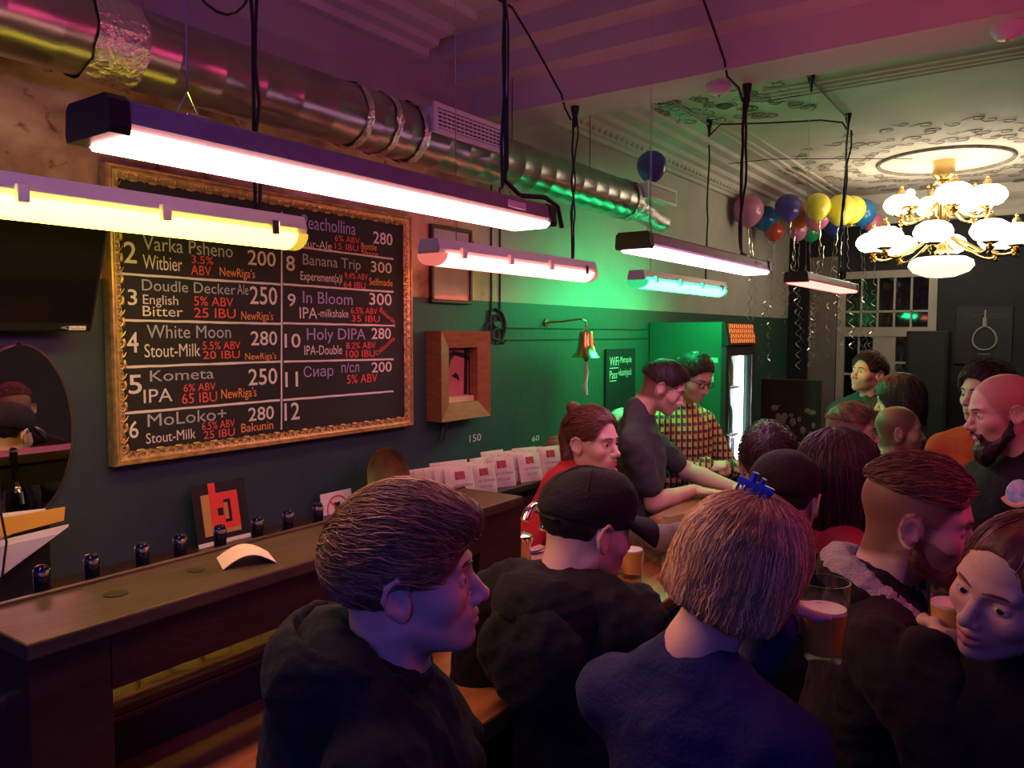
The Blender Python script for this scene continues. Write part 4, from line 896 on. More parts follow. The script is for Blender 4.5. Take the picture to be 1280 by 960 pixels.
for i in range(14):
    a = 2 * PI * i / 14; MB().tube([(-1.36 + .031 * math.cos(a), 2.19 + .031 * math.sin(a), 1.16), (-1.36 + .035 * math.cos(a), 2.19 + .035 * math.sin(a), 1.22)], .003, 4).build('cut_rib', M_glass, tm, True)
pint('tall pale beer glass on the far part of the bar', (-.99, 3.95, 1.15), .5, M_beer2, .04, .17)
# ------------------------------------------------------------ figures: signed-distance modelling
def smin(a, b, k):
    h = np.clip(.5 + .5 * (b - a) / k, 0, 1); return b + (a - b) * h - k * h * (1 - h)
class SDF:
    def __init__(s): s.ops = []
    def ell(s, c, r, k=.02, sub=False, R=None, tag=0):
        c = np.array(c, float); r = np.array(r, float); e = r.max(); s.ops.append(('e', (c, r, R), c - e, c + e, k, sub)); return s
    def cap(s, a, b, r1, r2=None, k=.02, sub=False, sc=None):
        a = np.array(a, float); b = np.array(b, float); r2 = r1 if r2 is None else r2; m = max(r1, r2)
        s.ops.append(('c', (a, b, r1, r2), np.minimum(a, b) - m, np.maximum(a, b) + m, k, sub)); return s
    def chain(s, pts, rs, k=.01, sub=False):
        for i in range(len(pts) - 1): s.cap(pts[i], pts[i + 1], rs[i], rs[i + 1], k, sub)
        return s
    def half(s, n, d, k=.01):
        """cut away where n.p > d"""
        s.ops.append(('h', (np.array(n, float), d), None, None, k, True)); return s
    def mesh(s, h):
        lo = np.min([o[2] for o in s.ops if o[2] is not None and not o[5]], 0) - .03; hi = np.max([o[3] for o in s.ops if o[3] is not None and not o[5]], 0) + .03
        n = np.ceil((hi - lo) / h).astype(int) + 1
        ax = [lo[i] + h * np.arange(n[i]) for i in range(3)]
        D = np.full(n, .2)
        for kind, pr, a, b, k, sub in s.ops:
            if a is None: i0 = np.zeros(3, int); i1 = n
            else:
                i0 = np.clip(((a - k - .012 - lo) / h).astype(int), 0, n); i1 = np.clip(((b + k + .012 - lo) / h).astype(int) + 2, 0, n)
            if np.any(i1 <= i0): continue
            X = ax[0][i0[0]:i1[0], None, None]; Y = ax[1][None, i0[1]:i1[1], None]; Z = ax[2][None, None, i0[2]:i1[2]]
            if kind == 'e':
                c, r, R = pr; x, y, z = X - c[0], Y - c[1], Z - c[2]
                if R is not None:
                    x, y, z = (R[0][0] * x + R[1][0] * y + R[2][0] * z, R[0][1] * x + R[1][1] * y + R[2][1] * z, R[0][2] * x + R[1][2] * y + R[2][2] * z)
                k0 = np.sqrt((x / r[0]) ** 2 + (y / r[1]) ** 2 + (z / r[2]) ** 2); k1 = np.sqrt((x / r[0] ** 2) ** 2 + (y / r[1] ** 2) ** 2 + (z / r[2] ** 2) ** 2)
                d = k0 * (k0 - 1) / np.maximum(k1, 1e-6); d = np.where(k0 < .02, -r.min(), d)
            elif kind == 'c':
                a_, b_, r1, r2 = pr; ba = b_ - a_; L2 = max(ba @ ba, 1e-9)
                t = np.clip(((X - a_[0]) * ba[0] + (Y - a_[1]) * ba[1] + (Z - a_[2]) * ba[2]) / L2, 0, 1)
                d = np.sqrt((X - a_[0] - t * ba[0]) ** 2 + (Y - a_[1] - t * ba[1]) ** 2 + (Z - a_[2] - t * ba[2]) ** 2) - (r1 + (r2 - r1) * t)
            else:
                nn, dd = pr; d = dd - (nn[0] * X + nn[1] * Y + nn[2] * Z); d = np.broadcast_to(d, D.shape)
            sl = tuple(slice(i0[q], i1[q]) for q in range(3))
            D[sl] = -smin(-D[sl], d, k) if sub else smin(D[sl], d, k)
        return nets(D, lo, h)
def nets(D, lo, h):
    S = D < 0; nx, ny, nz = D.shape
    c = np.zeros((nx - 1, ny - 1, nz - 1), int)
    for dx in (0, 1):
        for dy in (0, 1):
            for dz in (0, 1): c += S[dx:nx - 1 + dx, dy:ny - 1 + dy, dz:nz - 1 + dz]
    act = np.argwhere((c > 0) & (c < 8)); idx = -np.ones(c.shape, int); idx[tuple(act.T)] = np.arange(len(act))
    P = np.zeros((len(act), 3)); W = np.zeros(len(act))
    cor = [(x, y, z) for x in (0, 1) for y in (0, 1) for z in (0, 1)]
    val = {q: D[act[:, 0] + q[0], act[:, 1] + q[1], act[:, 2] + q[2]] for q in cor}
    for q in cor:
        for a in range(3):
            if q[a] == 0:
                p = list(q); p[a] = 1; p = tuple(p); v0, v1 = val[q], val[p]; m = (v0 < 0) != (v1 < 0)
                t = np.where(m, v0 / np.where(m, v0 - v1, 1), 0)
                e = np.array(q, float) + np.outer(t, np.eye(3)[a]); P[m] += e[m]; W[m] += 1
    V = (act + P / W[:, None]) * h + lo
    F = []
    for a in range(3):
        b, c2 = (a + 1) % 3, (a + 2) % 3
        s0 = [slice(None)] * 3; s1 = [slice(None)] * 3; s0[a] = slice(0, -1); s1[a] = slice(1, None)
        A, B = S[tuple(s0)], S[tuple(s1)]; e = np.argwhere(A != B)
        e = e[(e[:, b] > 0) & (e[:, c2] > 0) & (e[:, b] < D.shape[b] - 1) & (e[:, c2] < D.shape[c2] - 1)]
        ins = A[tuple(e.T)]
        def g(db, dc):
            q = e.copy(); q[:, b] += db; q[:, c2] += dc; return idx[tuple(q.T)]
        q = np.stack([g(-1, -1), g(0, -1), g(0, 0), g(-1, 0)], 1); q[~ins] = q[~ins][:, ::-1]; F.append(q)
    F = np.concatenate(F); return V, F[(F >= 0).all(1)]
def npmesh(name, V, F, mats, tint=None, fmat=None):
    me = bpy.data.meshes.new(name); me.vertices.add(len(V)); me.vertices.foreach_set('co', np.asarray(V, np.float32).ravel())
    k = F.shape[1]; me.loops.add(F.size); me.loops.foreach_set('vertex_index', F.ravel().astype(np.int32))
    me.polygons.add(len(F)); me.polygons.foreach_set('loop_start', np.arange(0, F.size, k, dtype=np.int32))
    try: me.polygons.foreach_set('loop_total', np.full(len(F), k, np.int32))
    except Exception: pass
    for m in (mats if isinstance(mats, (list, tuple)) else [mats]): me.materials.append(m)
    if fmat is not None: me.polygons.foreach_set('material_index', np.asarray(fmat, np.int32))
    me.polygons.foreach_set('use_smooth', np.ones(len(F), bool)); me.update(calc_edges=True)
    if tint is not None:
        at = me.color_attributes.new('tint', 'FLOAT_COLOR', 'POINT'); c = np.ones((len(V), 4), np.float32); c[:, :3] = tint; at.data.foreach_set('color', c.ravel())
    me.validate(); return me
def vnorm(V, F):
    n = np.cross(V[F[:, 2]] - V[F[:, 0]], V[F[:, 3]] - V[F[:, 1]]); N = np.zeros_like(V)
    for i in range(4): np.add.at(N, F[:, i], n)
    return N / np.maximum(np.linalg.norm(N, axis=1, keepdims=True), 1e-9)
def folds(V, F, amp, seed=0, sc=1.0):
    N = vnorm(V, F); r = np.random.default_rng(seed); d = np.zeros(len(V))
    for i in range(7):
        k = r.normal(size=3) * np.array([1, 1, .8]); k *= (14 + 7 * i) * sc / np.linalg.norm(k); w = r.normal(size=3) * 9 * sc
        ph = V @ k + 1.6 * np.sin(V @ w + r.uniform(0, 6)) + r.uniform(0, 6); s = np.sin(ph)
        d += (1 - np.abs(s) * 1.5) / (1.3 + .5 * i)
    return V + N * (d * amp)[:, None]

# materials for figures
def skin_mat(name, col, rough=.5):
    m = mat(name, col, rough, bump=.12, bscale=180, spec=.4); nt = m.node_tree; b = nt.nodes['Principled BSDF']
    a = nt.nodes.new('ShaderNodeVertexColor'); a.layer_name = 'tint'
    x = nt.nodes.new('ShaderNodeMix'); x.data_type = 'RGBA'; x.blend_type = 'MULTIPLY'; x.inputs[0].default_value = 1; x.inputs[6].default_value = (*col, 1)
    nt.links.new(a.outputs['Color'], x.inputs[7]); nt.links.new(x.outputs[2], b.inputs['Base Color'])
    b.inputs['Subsurface Weight'].default_value = .12; b.inputs['Subsurface Radius'].default_value = (.012, .005, .003); return m
M_skin = skin_mat('fair_skin', (.66, .42, .32)); M_eye = mat('eye_white', (.7, .68, .66), .15); M_iris = mat('iris_dark', (.03, .025, .02), .1)
def hair_mat(n, c, rough=.5): return mat(n, c, rough, var=.45, vscale=35, stretch=(1, 1, .25), bump=.35, bscale=90, spec=.5)
HM_brown = hair_mat('brown_hair', (.16, .08, .035)); HM_dark = hair_mat('dark_hair', (.03, .016, .012)); HM_blond = hair_mat('blond_hair', (.42, .26, .12)); HM_red = hair_mat('auburn_hair', (.13, .045, .025))
def cloth(n, c, rough=.85, bump=.35, bs=60, **k): return mat(n, c, rough, var=.25, vscale=10, bump=bump, bscale=bs, spec=.2, sheen=.03, **k)
C_black = cloth('black_jacket', (.011, .011, .014)); C_navy = cloth('navy_sweater', (.028, .028, .095), bs=120); C_dkbrown = cloth('dark_canvas_jacket', (.022, .015, .014)); C_black2 = cloth('black_shirt', (.012, .012, .014))
C_grey = cloth('grey_tshirt', (.065, .075, .075), bs=90); C_red = cloth('red_tshirt', (.5, .03, .035)); C_green = cloth('dark_green_jacket', (.02, .06, .04), .4); C_orange = cloth('orange_shirt', (.46, .07, .022)); C_gsw = cloth('grey_sweater', (.22, .18, .18), bs=120)
C_jean = cloth('dark_jeans', (.02, .028, .05)); C_shoe = mat('dark_shoes', (.015, .014, .014), .5); C_sherpa = mat('cream_sherpa', (.6, .5, .46), .95, var=.3, vscale=60, bump=1.0, bscale=220, sheen=.4)
def plaid_mat():
    m = bpy.data.materials.new('plaid_shirt'); m.use_nodes = True; nt = m.node_tree; N = nt.nodes.new; L = nt.links.new; b = nt.nodes['Principled BSDF']; b.inputs['Roughness'].default_value = .8
    tc = N('ShaderNodeTexCoord'); sp_ = N('ShaderNodeSeparateXYZ'); L(tc.outputs['Object'], sp_.inputs[0])
    def stripes(o, f, duty):
        a = N('ShaderNodeMath'); a.operation = 'MULTIPLY'; a.inputs[1].default_value = f; L(o, a.inputs[0])
        c = N('ShaderNodeMath'); c.operation = 'FRACT'; L(a.outputs[0], c.inputs[0])
        d = N('ShaderNodeMath'); d.operation = 'LESS_THAN'; d.inputs[1].default_value = duty; L(c.outputs[0], d.inputs[0]); return d.outputs[0]
    def mx(f, a, c):
        x = N('ShaderNodeMix'); x.data_type = 'RGBA'; L(f, x.inputs[0])
        for s_, v in ((6, a), (7, c)):
            if isinstance(v, tuple): x.inputs[s_].default_value = (*v, 1)
            else: L(v, x.inputs[s_])
        return x.outputs[2]
    ad = N('ShaderNodeMath'); ad.operation = 'ADD'; L(sp_.outputs['Y'], ad.inputs[0]); L(sp_.outputs['X'], ad.inputs[1])
    s1 = stripes(ad.outputs[0], 24, .45); s2 = stripes(sp_.outputs['Z'], 24, .45); s3 = stripes(ad.outputs[0], 24, .08); s4 = stripes(sp_.outputs['Z'], 24, .08)
    c = mx(s2, mx(s1, (.62, .5, .14), (.06, .03, .05)), mx(s1, (.1, .05, .06), (.012, .01, .02))); c = mx(s3, c, (.6, .5, .3)); c = mx(s4, c, (.45, .06, .05)); L(c, b.inputs['Base Color']); return m
C_plaid = plaid_mat()

# ---- head: face towards +x, origin on the eye line, crown at z .115, chin at z -.115
def head_mesh(h=.003, fem=False, jaw=1.0, nose=1.0, beard=0.0, mouth_open=0.0, lipcol=(.85, .55, .52), scalp=None):
    s = SDF(); j = (.92 if fem else 1.0) * jaw
    s.ell((-.012, 0, .033), (.100, .077, .086), k=.02)
    s.ell((.02, 0, -.012), (.070, .066, .085), k=.03)
    s.ell((.035, 0, -.062), (.05 * j, .052 * j, .052), k=.025)
    for y in (-1, 1):
        s.cap((-.004, y * .054 * j, -.058), (.064, y * .014, -.1), .016, .016, k=.022)
        s.ell((.054, y * .044, -.03), (.026, .022, .022), k=.022)
        s.cap((.085, y * .012, .016), (.074, y * .046, .02), .0085 if fem else .011, .006, k=.016)
    s.ell((.078, 0, -.1), (.017, .019 * j, .016), k=.018)
    s.ell((.074, 0, -.066), (.026, .031, .026), k=.015)
    for y in (-1, 1):
        s.ell((.097, y * .033, -.004), (.02, .021, .013), k=.012, sub=True)
        s.ell((.0735, y * .0325, -.004), (.0145, .0165, .0125), k=.003)
        s.ell((.088, y * .0325, -.005), (.016, .0135, .0034), k=.002, sub=True)
    n = nose * (.86 if fem else 1.0)
    s.chain([(.086, 0, .006), (.098 + .006 * (n - 1), 0, -.018), (.111 + .012 * (n - 1), 0, -.036)], [.0075, .0085, .0105], k=.008)
    s.ell((.108 + .012 * (n - 1), 0, -.039), (.0125, .0115, .0105), k=.006)
    for y in (-1, 1):
        s.ell((.098, y * .0125, -.043), (.0115, .0075, .0085), k=.005); s.ell((.106, y * .0065, -.0495), (.006, .0035, .004), k=.003, sub=True)
    mo = mouth_open
    up = [(.0835, -.0235, -.0695), (.094, -.010, -.0655), (.0975, -.003, -.0645), (.0975, .003, -.0645), (.094, .010, -.0655), (.0835, .0235, -.0695)]
    lw = [(.083, -.022, -.0715 - mo * .3), (.0935, -.01, -.076 - mo), (.0955, 0, -.0775 - mo), (.0935, .01, -.076 - mo), (.083, .022, -.0715 - mo * .3)]
    s.chain(up, [.003, .0046, .0052, .0052, .0046, .003], k=.004); s.chain(lw, [.003, .0054, .0062, .0054, .003], k=.004)
    s.chain([(.092, -.02, -.0705 - mo * .3), (.1035, 0, -.0705 - mo * .5), (.092, .02, -.0705 - mo * .3)], [.0012 + mo * .35, .0014 + mo * .5, .0012 + mo * .35], k=.0025, sub=True)
    for y in (-1, 1):
        R = Euler((y * .12, -.22, y * -.28)).to_matrix()
        s.ell((-.012, y * .081, -.012), (.0185, .009, .030), k=.005, R=R)
        s.ell((-.007, y * .0915, -.010), (.0105, .0085, .0195), k=.0025, sub=True, R=R)
        ep = [(.006, y * .080, .0), (.003, y * .088, .015), (-.010, y * .0925, .0225), (-.024, y * .0955, .014), (-.030, y * .0955, -.004), (-.024, y * .091, -.023), (-.008, y * .081, -.038)]
        s.chain(ep, [.0025, .0036, .004, .004, .0038, .0036, .005], k=.004)
    nw = .048 if fem else .057
    s.cap((-.034, 0, -.05), (-.048, 0, -.16), nw, nw * 1.02, k=.03); s.cap((-.048, 0, -.16), (-.045, 0, -.205), nw * 1.02, nw * 1.05, k=.03)
    for y in (-1, 1): s.cap((-.02, y * .05, -.07), (-.01, y * .018, -.2), .014, .013, k=.02)
    if not fem: s.ell((.012, 0, -.145), (.012, .011, .016), k=.015)
    V, F = s.mesh(h); T = np.ones((len(V), 3))
    def blend(w, c):
        w = np.clip(w, 0, 1)[:, None]; T[:] = T * (1 - w) + np.array(c) * w
    x, y, z = V.T
    li = np.exp(-(((y) / .024) ** 4)) * np.clip(1.6 - np.abs(z + .0705 + mo * .5) / (.0075 + mo * .5), 0, 1) * (x > .082); blend(li * .9, lipcol)
    ck = np.exp(-((np.abs(y) - .042) / .02) ** 2 - ((z + .035) / .02) ** 2) * (x > .03); blend(ck * .3, (1.0, .8, .76))
    if beard > 0:
        bd = (z < -.03 - .35 * (np.clip(x, 0, .09) - .02) * 0) & (z < -.045 + np.clip(.06 - x, 0, .06) * .6) & (x > -.005) & (z > -.15)
        blend(bd * beard * (1 - np.clip(li, 0, 1)), (.4, .3, .26))
    if scalp is not None:
        e1 = ((x - .1) / .085) ** 2 + (y / .12) ** 2 + ((z + .055) / .108) ** 2; e2 = ((x - .085) / .055) ** 2 + (y / .066) ** 2 + ((z - .012) / .066) ** 2; e3 = ((x + .01) / .021) ** 2 + ((z + .014) / .033) ** 2 + (y < 0) * 0
        w = np.clip((e1 - 1) * 4, 0, 1) * np.clip((e2 - 1) * 4, 0, 1) * np.clip((z + .075 - .25 * x) * 60, 0, 1) * np.clip((e3 - 1) * 3, 0, 1) * np.clip(1 - (x - .02) * 30 * (z < .0), 0, 1)
        blend(w * scalp[1], scalp[0])
    return npmesh('body', V, F, M_skin, T)
def ellipsoid_dirs(n, seed, cond):
    r = np.random.default_rng(seed); out = []
    while len(out) < n:
        v = r.normal(size=(n * 3, 3)); v /= np.linalg.norm(v, axis=1, keepdims=True); out += [q for q in v if cond(q)]
    return np.array(out[:n])
HL = {}
def hair_light(m):
    if m.name not in HL:
        c = m.node_tree.nodes['Principled BSDF'].inputs['Base Color'].default_value; HL[m.name] = mat(m.name + '_light', tuple(min(1, q * 2.0 + .01) for q in c[:3]), .35, spec=.5)
    return HL[m.name]
def ribbons(paths, rad, name, m):
    """paths (S,K,3), tapered three-sided strands joined into one mesh"""
    S, K, _ = paths.shape; d = np.gradient(paths, axis=1); d /= np.maximum(np.linalg.norm(d, axis=2, keepdims=True), 1e-9)
    ref = paths - paths.mean((0, 1)); u = np.cross(d, ref); u /= np.maximum(np.linalg.norm(u, axis=2, keepdims=True), 1e-9); w = np.cross(u, d)
    tp = np.sin(np.linspace(.45, PI - .12, K))[None, :, None]; R = rad[:, None, None] * tp
    V = np.stack([paths + u * R, paths - u * R, paths + w * R * .9], 2).reshape(-1, 3)
    b = np.arange(S)[:, None] * K * 3 + np.arange(K - 1)[None] * 3; b = b.ravel()
    F = np.concatenate([np.stack([b + i, b + (i + 1) % 3, b + 3 + (i + 1) % 3, b + 3 + i], 1) for i in range(3)])
    pick = (np.random.default_rng(S).uniform(size=S) < .35).astype(int); fm = np.tile(np.repeat(pick, K - 1), 3)
    return npmesh(name, V, F, [m, hair_light(m)], fmat=fm)
def strands(c, r, whorl, n, L, seed, keep, rad=.0013, lift=.004, K=10, bias=(0, 0, 0), gravity=0.0, start=None, curl=0.0):
    """hair combed away from the whorl over an ellipsoid; keep(p) says where hair may lie"""
    c = np.array(c); r = np.array(r); q = ellipsoid_dirs(n, seed, start or (lambda v: v[2] > -.2)); rg = np.random.default_rng(seed + 5)
    off = 1 + rg.uniform(-.01, .05, (n, 1)) ; P = [c + q * r * off]; wh = np.array(whorl, float); wh /= np.linalg.norm(wh); ln = L * rg.uniform(.6, 1.15, (n, 1)); step = ln / K; jit = rg.normal(size=(n, 3)) * .24
    ph = rg.uniform(0, 6, (n, 1))
    for i in range(K - 1):
        p = P[-1]; u = (p - c) / r; u /= np.linalg.norm(u, axis=1, keepdims=True); nn = u / r; nn /= np.linalg.norm(nn, axis=1, keepdims=True)
        d = u - wh + np.array(bias) + jit + curl * np.sin(ph + i * .7) * np.cross(nn, (0, 0, 1)); d[:, 2] -= gravity; d -= nn * np.sum(d * nn, 1, keepdims=True); d /= np.maximum(np.linalg.norm(d, axis=1, keepdims=True), 1e-6)
        p2 = p + d * step; u2 = (p2 - c) / r; u2 /= np.linalg.norm(u2, axis=1, keepdims=True)
        t = (i + 1) / (K - 1); P.append(c + u2 * r * (off + lift / .09 * math.sin(PI * t)))
    P = np.stack(P, 1); ok = keep(P[:, -1]) & keep(P[:, 0]) & keep(P[:, K // 2]); P = P[ok]
    return P, np.full(len(P), rad) * np.random.default_rng(seed).uniform(.6, 1.3, len(P))

def hair_short(m, t=.016, top=.03, line=.062, fade=False, seed=1, n=900, rad=.0014, h=.004, ear=.03, fringe=.0, L=.06, back=-.07, whorl=(-.75, .1, .65), bias=(0, 0, 0), lift=.006, strands_on=True, side=None, zcut=None, jit=1.0):
    s = SDF(); sd = t if side is None else side
    s.ell((-.014, 0, .036), (.1 + t, .077 + sd, .084 + t), k=.015)
    s.ell((.005, 0, .062), (.08 + top * .4, .062 + top * .3, .056 + top), k=.02)
    if fringe > 0: s.ell((.068, .0, .083), (.032 + fringe, .06, .03), k=.02)
    s.ell((.1, 0, -.055), (.085, .12, .108 + (.075 - line) * -1), k=.012, sub=True)
    s.ell((.085, 0, .01), (.055, .066, line), k=.012, sub=True)
    for y in (-1, 1): s.ell((-.008, y * .085, -.02), (.026, .03, .036 if ear else .001), k=.008, sub=True)
    for y in (-1, 1): s.ell((.03, y * .085, -.045), (.055, .05, .05), k=.008, sub=True)
    s.half((.25, 0, -1), -back, k=.008)
    if zcut is not None: s.half((-.15, 0, -1), -zcut, k=.012)
    V, F = s.mesh(h); V = folds(V, F, .0012, seed, 3.5); ob = [npmesh('hair', V, F, m)]
    if strands_on:
        from mathutils.kdtree import KDTree
        kd = KDTree(len(V)); [kd.insert(v, i) for i, v in enumerate(V)]; kd.balance()
        P, R = strands((-.01, 0, .04), (.104 + t, .078 + sd, .084 + t + top * .35), whorl, n, L, seed, lambda p: np.array([kd.find(q)[2] < .03 for q in p]), rad, lift, bias=bias)
        # lay the strands on the hair surface
        for i in range(P.shape[0]):
            for k_ in range(P.shape[1]):
                co, _, ds = kd.find(P[i, k_]); P[i, k_] += (np.array(co) - P[i, k_]) * .75
        N = P - np.array((-.01, 0, .03)); N /= np.linalg.norm(N, axis=2, keepdims=True); P = P + N * np.random.default_rng(3).uniform(.0005, .004, (P.shape[0], 1, 1))
        ob.append(ribbons(P, R, 'hair_strands', m))
    return ob
def hair_long(m, length=.2, fw=.066, fz=.128, vol=.02, seed=2, n=900, rad=.0018, h=.005, part=0.0, face=True, back_only=False, L=.24, ends=.0):
    s = SDF()
    s.ell((-.014, 0, .036), (.1 + vol, .077 + vol, .084 + vol), k=.02)
    s.ell((-.03, 0, -.03), (.082 + vol, .078 + vol * 1.6, .12), k=.03)
    zb = -length
    for y in (-1, 0, 1): s.cap((-.04 - (.02 if y == 0 else 0), y * .045, -.05), (-.045 - (.02 if y == 0 else 0), y * (.05 + ends), zb), .045 + vol * .6, .04 + vol * .6 + ends, k=.03)
    s.ell((.12, 0, -.06), (.105, fw, fz), k=.012, sub=True)
    s.ell((.10, 0, -.16), (.11, .12, .12), k=.015, sub=True)
    s.half((0, 0, -1), length, k=.015)
    V, F = s.mesh(h); V = folds(V, F, .0025, seed, 2.2); ob = [npmesh('hair', V, F, m)]
    from mathutils.kdtree import KDTree
    kd = KDTree(len(V)); [kd.insert(v, i) for i, v in enumerate(V)]; kd.balance()
    rg = np.random.default_rng(seed); K = 12; a = rg.uniform(0, 2 * PI, n); st = rg.uniform(0, 1, n) ** .7; P = np.zeros((n, K, 3))
    for k_ in range(K):
        t = np.clip(st * .55 + k_ / (K - 1) * .6, 0, 1); lat = t * (PI * .5 + .1)
        zc = np.where(t < .62, .125 * np.cos(np.minimum(t / .62, 1) * PI / 2) , -(t - .62) / .38 * (length)) ; rho = np.sin(np.minimum(t / .62, 1) * PI / 2)
        P[:, k_] = np.stack([-.02 + np.cos(a) * rho * .12, part + np.sin(a) * rho * .1, zc], 1) + rg.normal(size=(n, 1, 3))[:, 0] * .002
    good = np.ones(n, bool)
    for i in range(n):
        worst = 0
        for k_ in range(K):
            co, _, ds = kd.find(P[i, k_]); worst = max(worst, ds); P[i, k_] += (np.array(co) - P[i, k_]) * .92
        good[i] = worst < .045
    P = P[good]; N = P - np.array((-.02, 0, 0)) * 1.0; N[:, :, 2] *= .2; N /= np.linalg.norm(N, axis=2, keepdims=True); P += N * np.random.default_rng(3).uniform(.0005, .0035, (P.shape[0], 1, 1))
    ob.append(ribbons(P, np.full(len(P), rad) * rg.uniform(.6, 1.4, len(P)), 'hair_strands', m)); return ob
def beard_mesh(m, ln=.02, h=.004, seed=3):
    s = SDF()
    for y in (-1, 1):
        s.cap((.004, y * .066, -.03), (.012, y * .058, -.07), .008, .012, k=.015); s.cap((.012, y * .056, -.072), (.07, y * .02, -.108 - ln * .4), .014, .02 + ln * .2, k=.02)
        s.cap((.102, y * .002, -.0575), (.088, y * .026, -.071), .0045, .0055, k=.006); s.cap((.088, y * .027, -.072), (.075, y * .026, -.098), .008, .012, k=.012)
    s.ell((.074, 0, -.112 - ln * .4), (.026, .03, .022 + ln * .5), k=.02)
    V, F = s.mesh(h); V = folds(V, F, .0018, seed, 5); return npmesh('beard', V, F, m)
def brow_mesh(m, th=.0045):
    mb = MB()
    for y in (-1, 1): mb.tube([(.0965, y * .010, .0165), (.0955, y * .022, .0205), (.0895, y * .037, .022), (.077, y * .051, .0175)], [th * .8, th, th * .9, th * .4], 6, flat=.7)
    return mb.mesh('eyebrows', m, True)
def eye_parts(parent, gaze=0.0):
    for y in (-1, 1):
        c = (.0735, y * .0325, -.005); e = link('eye', EYEM, parent, True, loc=c, M=None); e.location = c; e.rotation_euler = (0, 0, gaze)
        p = link('iris', IRISM, e, True)
EYEM = MB().sphere((0, 0, 0), .0128, 14, 10, sc=(1, 1.1, .95)).mesh('eye', M_eye, True)
IRISM = MB().lathe([(.001, .0132), (.004, .0128), (.0055, .0121), (.0055, .011), (.001, .011)], n=14, M=Matrix.Rotation(PI / 2, 3, 'Y')).mesh('iris', M_iris, True)

# ---- hands: wrist at the origin, fingers towards +x, palm towards -z, thumb on +y
def hand_mesh(kind='relaxed', h=.0035, mirror=False, grip=.038):
    s = SDF(); FL = [(.026, .044, .026, .022, .0085), (.009, .049, .029, .024, .009), (-.009, .045, .027, .023, .0085), (-.026, .035, .021, .019, .0075)]
    s.ell((.05, 0, -.002), (.048, .041, .014), k=.012); s.cap((-.008, 0, 0), (.02, 0, 0), .023, .024, k=.02); s.cap((.03, .03, -.006), (.05, .022, -.004), .014, .012, k=.01)
    for y in (.026, .009, -.009, -.026): s.cap((.03, y * .8, 0), (.09, y, .001), .0095, .0095, k=.008)
    cx_, cz_ = .075, -(grip + .014)
    for i, (y, a, b, c, r) in enumerate(FL):
        p = np.array((.092 - .003 * abs(i - 1), y, .001)); pts = [p]
        ang = .0
        if kind == 'grip':
            for q, ln in enumerate((a, b, c)):
                # stay on a circle round the held glass
                R_ = grip + r * 1.0; v = pts[-1][[0, 2]] - np.array((cx_, cz_)); th = math.atan2(v[1], v[0]) - ln / R_ * 1.0
                pts.append(np.array((cx_ + R_ * math.cos(th), y * (1 - .05 * q), cz_ + R_ * math.sin(th))))
        else:
            bend = {'relaxed': (.3, .35, .25), 'flat': (.08, .1, .1), 'fist': (1.2, 1.5, 1.0)}[kind]
            for q, ln in enumerate((a, b, c)):
                ang += bend[q] * (1 + .12 * i); pts.append(pts[-1] + ln * np.array((math.cos(ang), .03 * (1.5 - i), -math.sin(ang))))
        s.chain(pts, [r * 1.02, r, r * .92, r * .8], k=.004)
    if kind == 'grip':
        R_ = grip + .011; tp = [(.022, .026, -.01), (.03, .042, -.03)] + [(cx_ + R_ * math.cos(t), .034, cz_ + R_ * math.sin(t)) for t in (-2.75, -2.3)]
    elif kind == 'fist': tp = [(.02, .024, -.006), (.05, .042, -.016), (.075, .036, -.032), (.09, .022, -.036)]
    else: tp = [(.018, .024, -.006), (.042, .046, -.014), (.068, .055, -.02), (.09, .058, -.024)]
    s.chain(tp, [.014, .0115, .0105, .0085], k=.008)
    V, F = s.mesh(h)
    if mirror: V = V * np.array((1, -1, 1)); F = F[:, ::-1]
    T = np.ones((len(V), 3)); return V, F, T
def two_bone(S, W, l1, l2, pole):
    S, W, pole = (np.array(q, float) for q in (S, W, pole)); d = W - S; D = np.linalg.norm(d)
    if D > (l1 + l2) * .995: W = S + d / D * (l1 + l2) * .995; d = W - S; D = np.linalg.norm(d)
    u = d / D; a = (l1 ** 2 - l2 ** 2 + D ** 2) / (2 * D); hh = math.sqrt(max(l1 ** 2 - a * a, 1e-6)); pv = pole - u * (pole @ u); pv /= max(np.linalg.norm(pv), 1e-6)
    return S + u * a + pv * hh, W

LEGS = {}
def legs(st):
    if st in LEGS: return LEGS[st]
    s = SDF()
    s.ell((0, 0, .93), (.105, .145, .12), k=.04)
    for y in (-1, 1): s.cap((0, y * .09, .9), (.01, y * .1, .5), .088, .062, k=.03); s.cap((.01, y * .1, .5), (-.01, y * .105, .09), .062, .052, k=.03)
    V, F = s.mesh(.014); V = folds(V, F, .004, 11)
    t = npmesh('trousers', V, F, C_jean)
    sh_ = []
    for y in (-1, 1):
        s = SDF(); s.ell((.05, y * .105, .045), (.14, .047, .044), k=.02); s.cap((-.02, y * .105, .05), (-.015, y * .105, .12), .042, .045, k=.02); s.half((0, 0, -1), -.001, k=.006)
        V, F = s.mesh(.01); sh_.append(npmesh('shoe', V, F, C_shoe))
    LEGS[st] = (t, sh_); return LEGS[st]

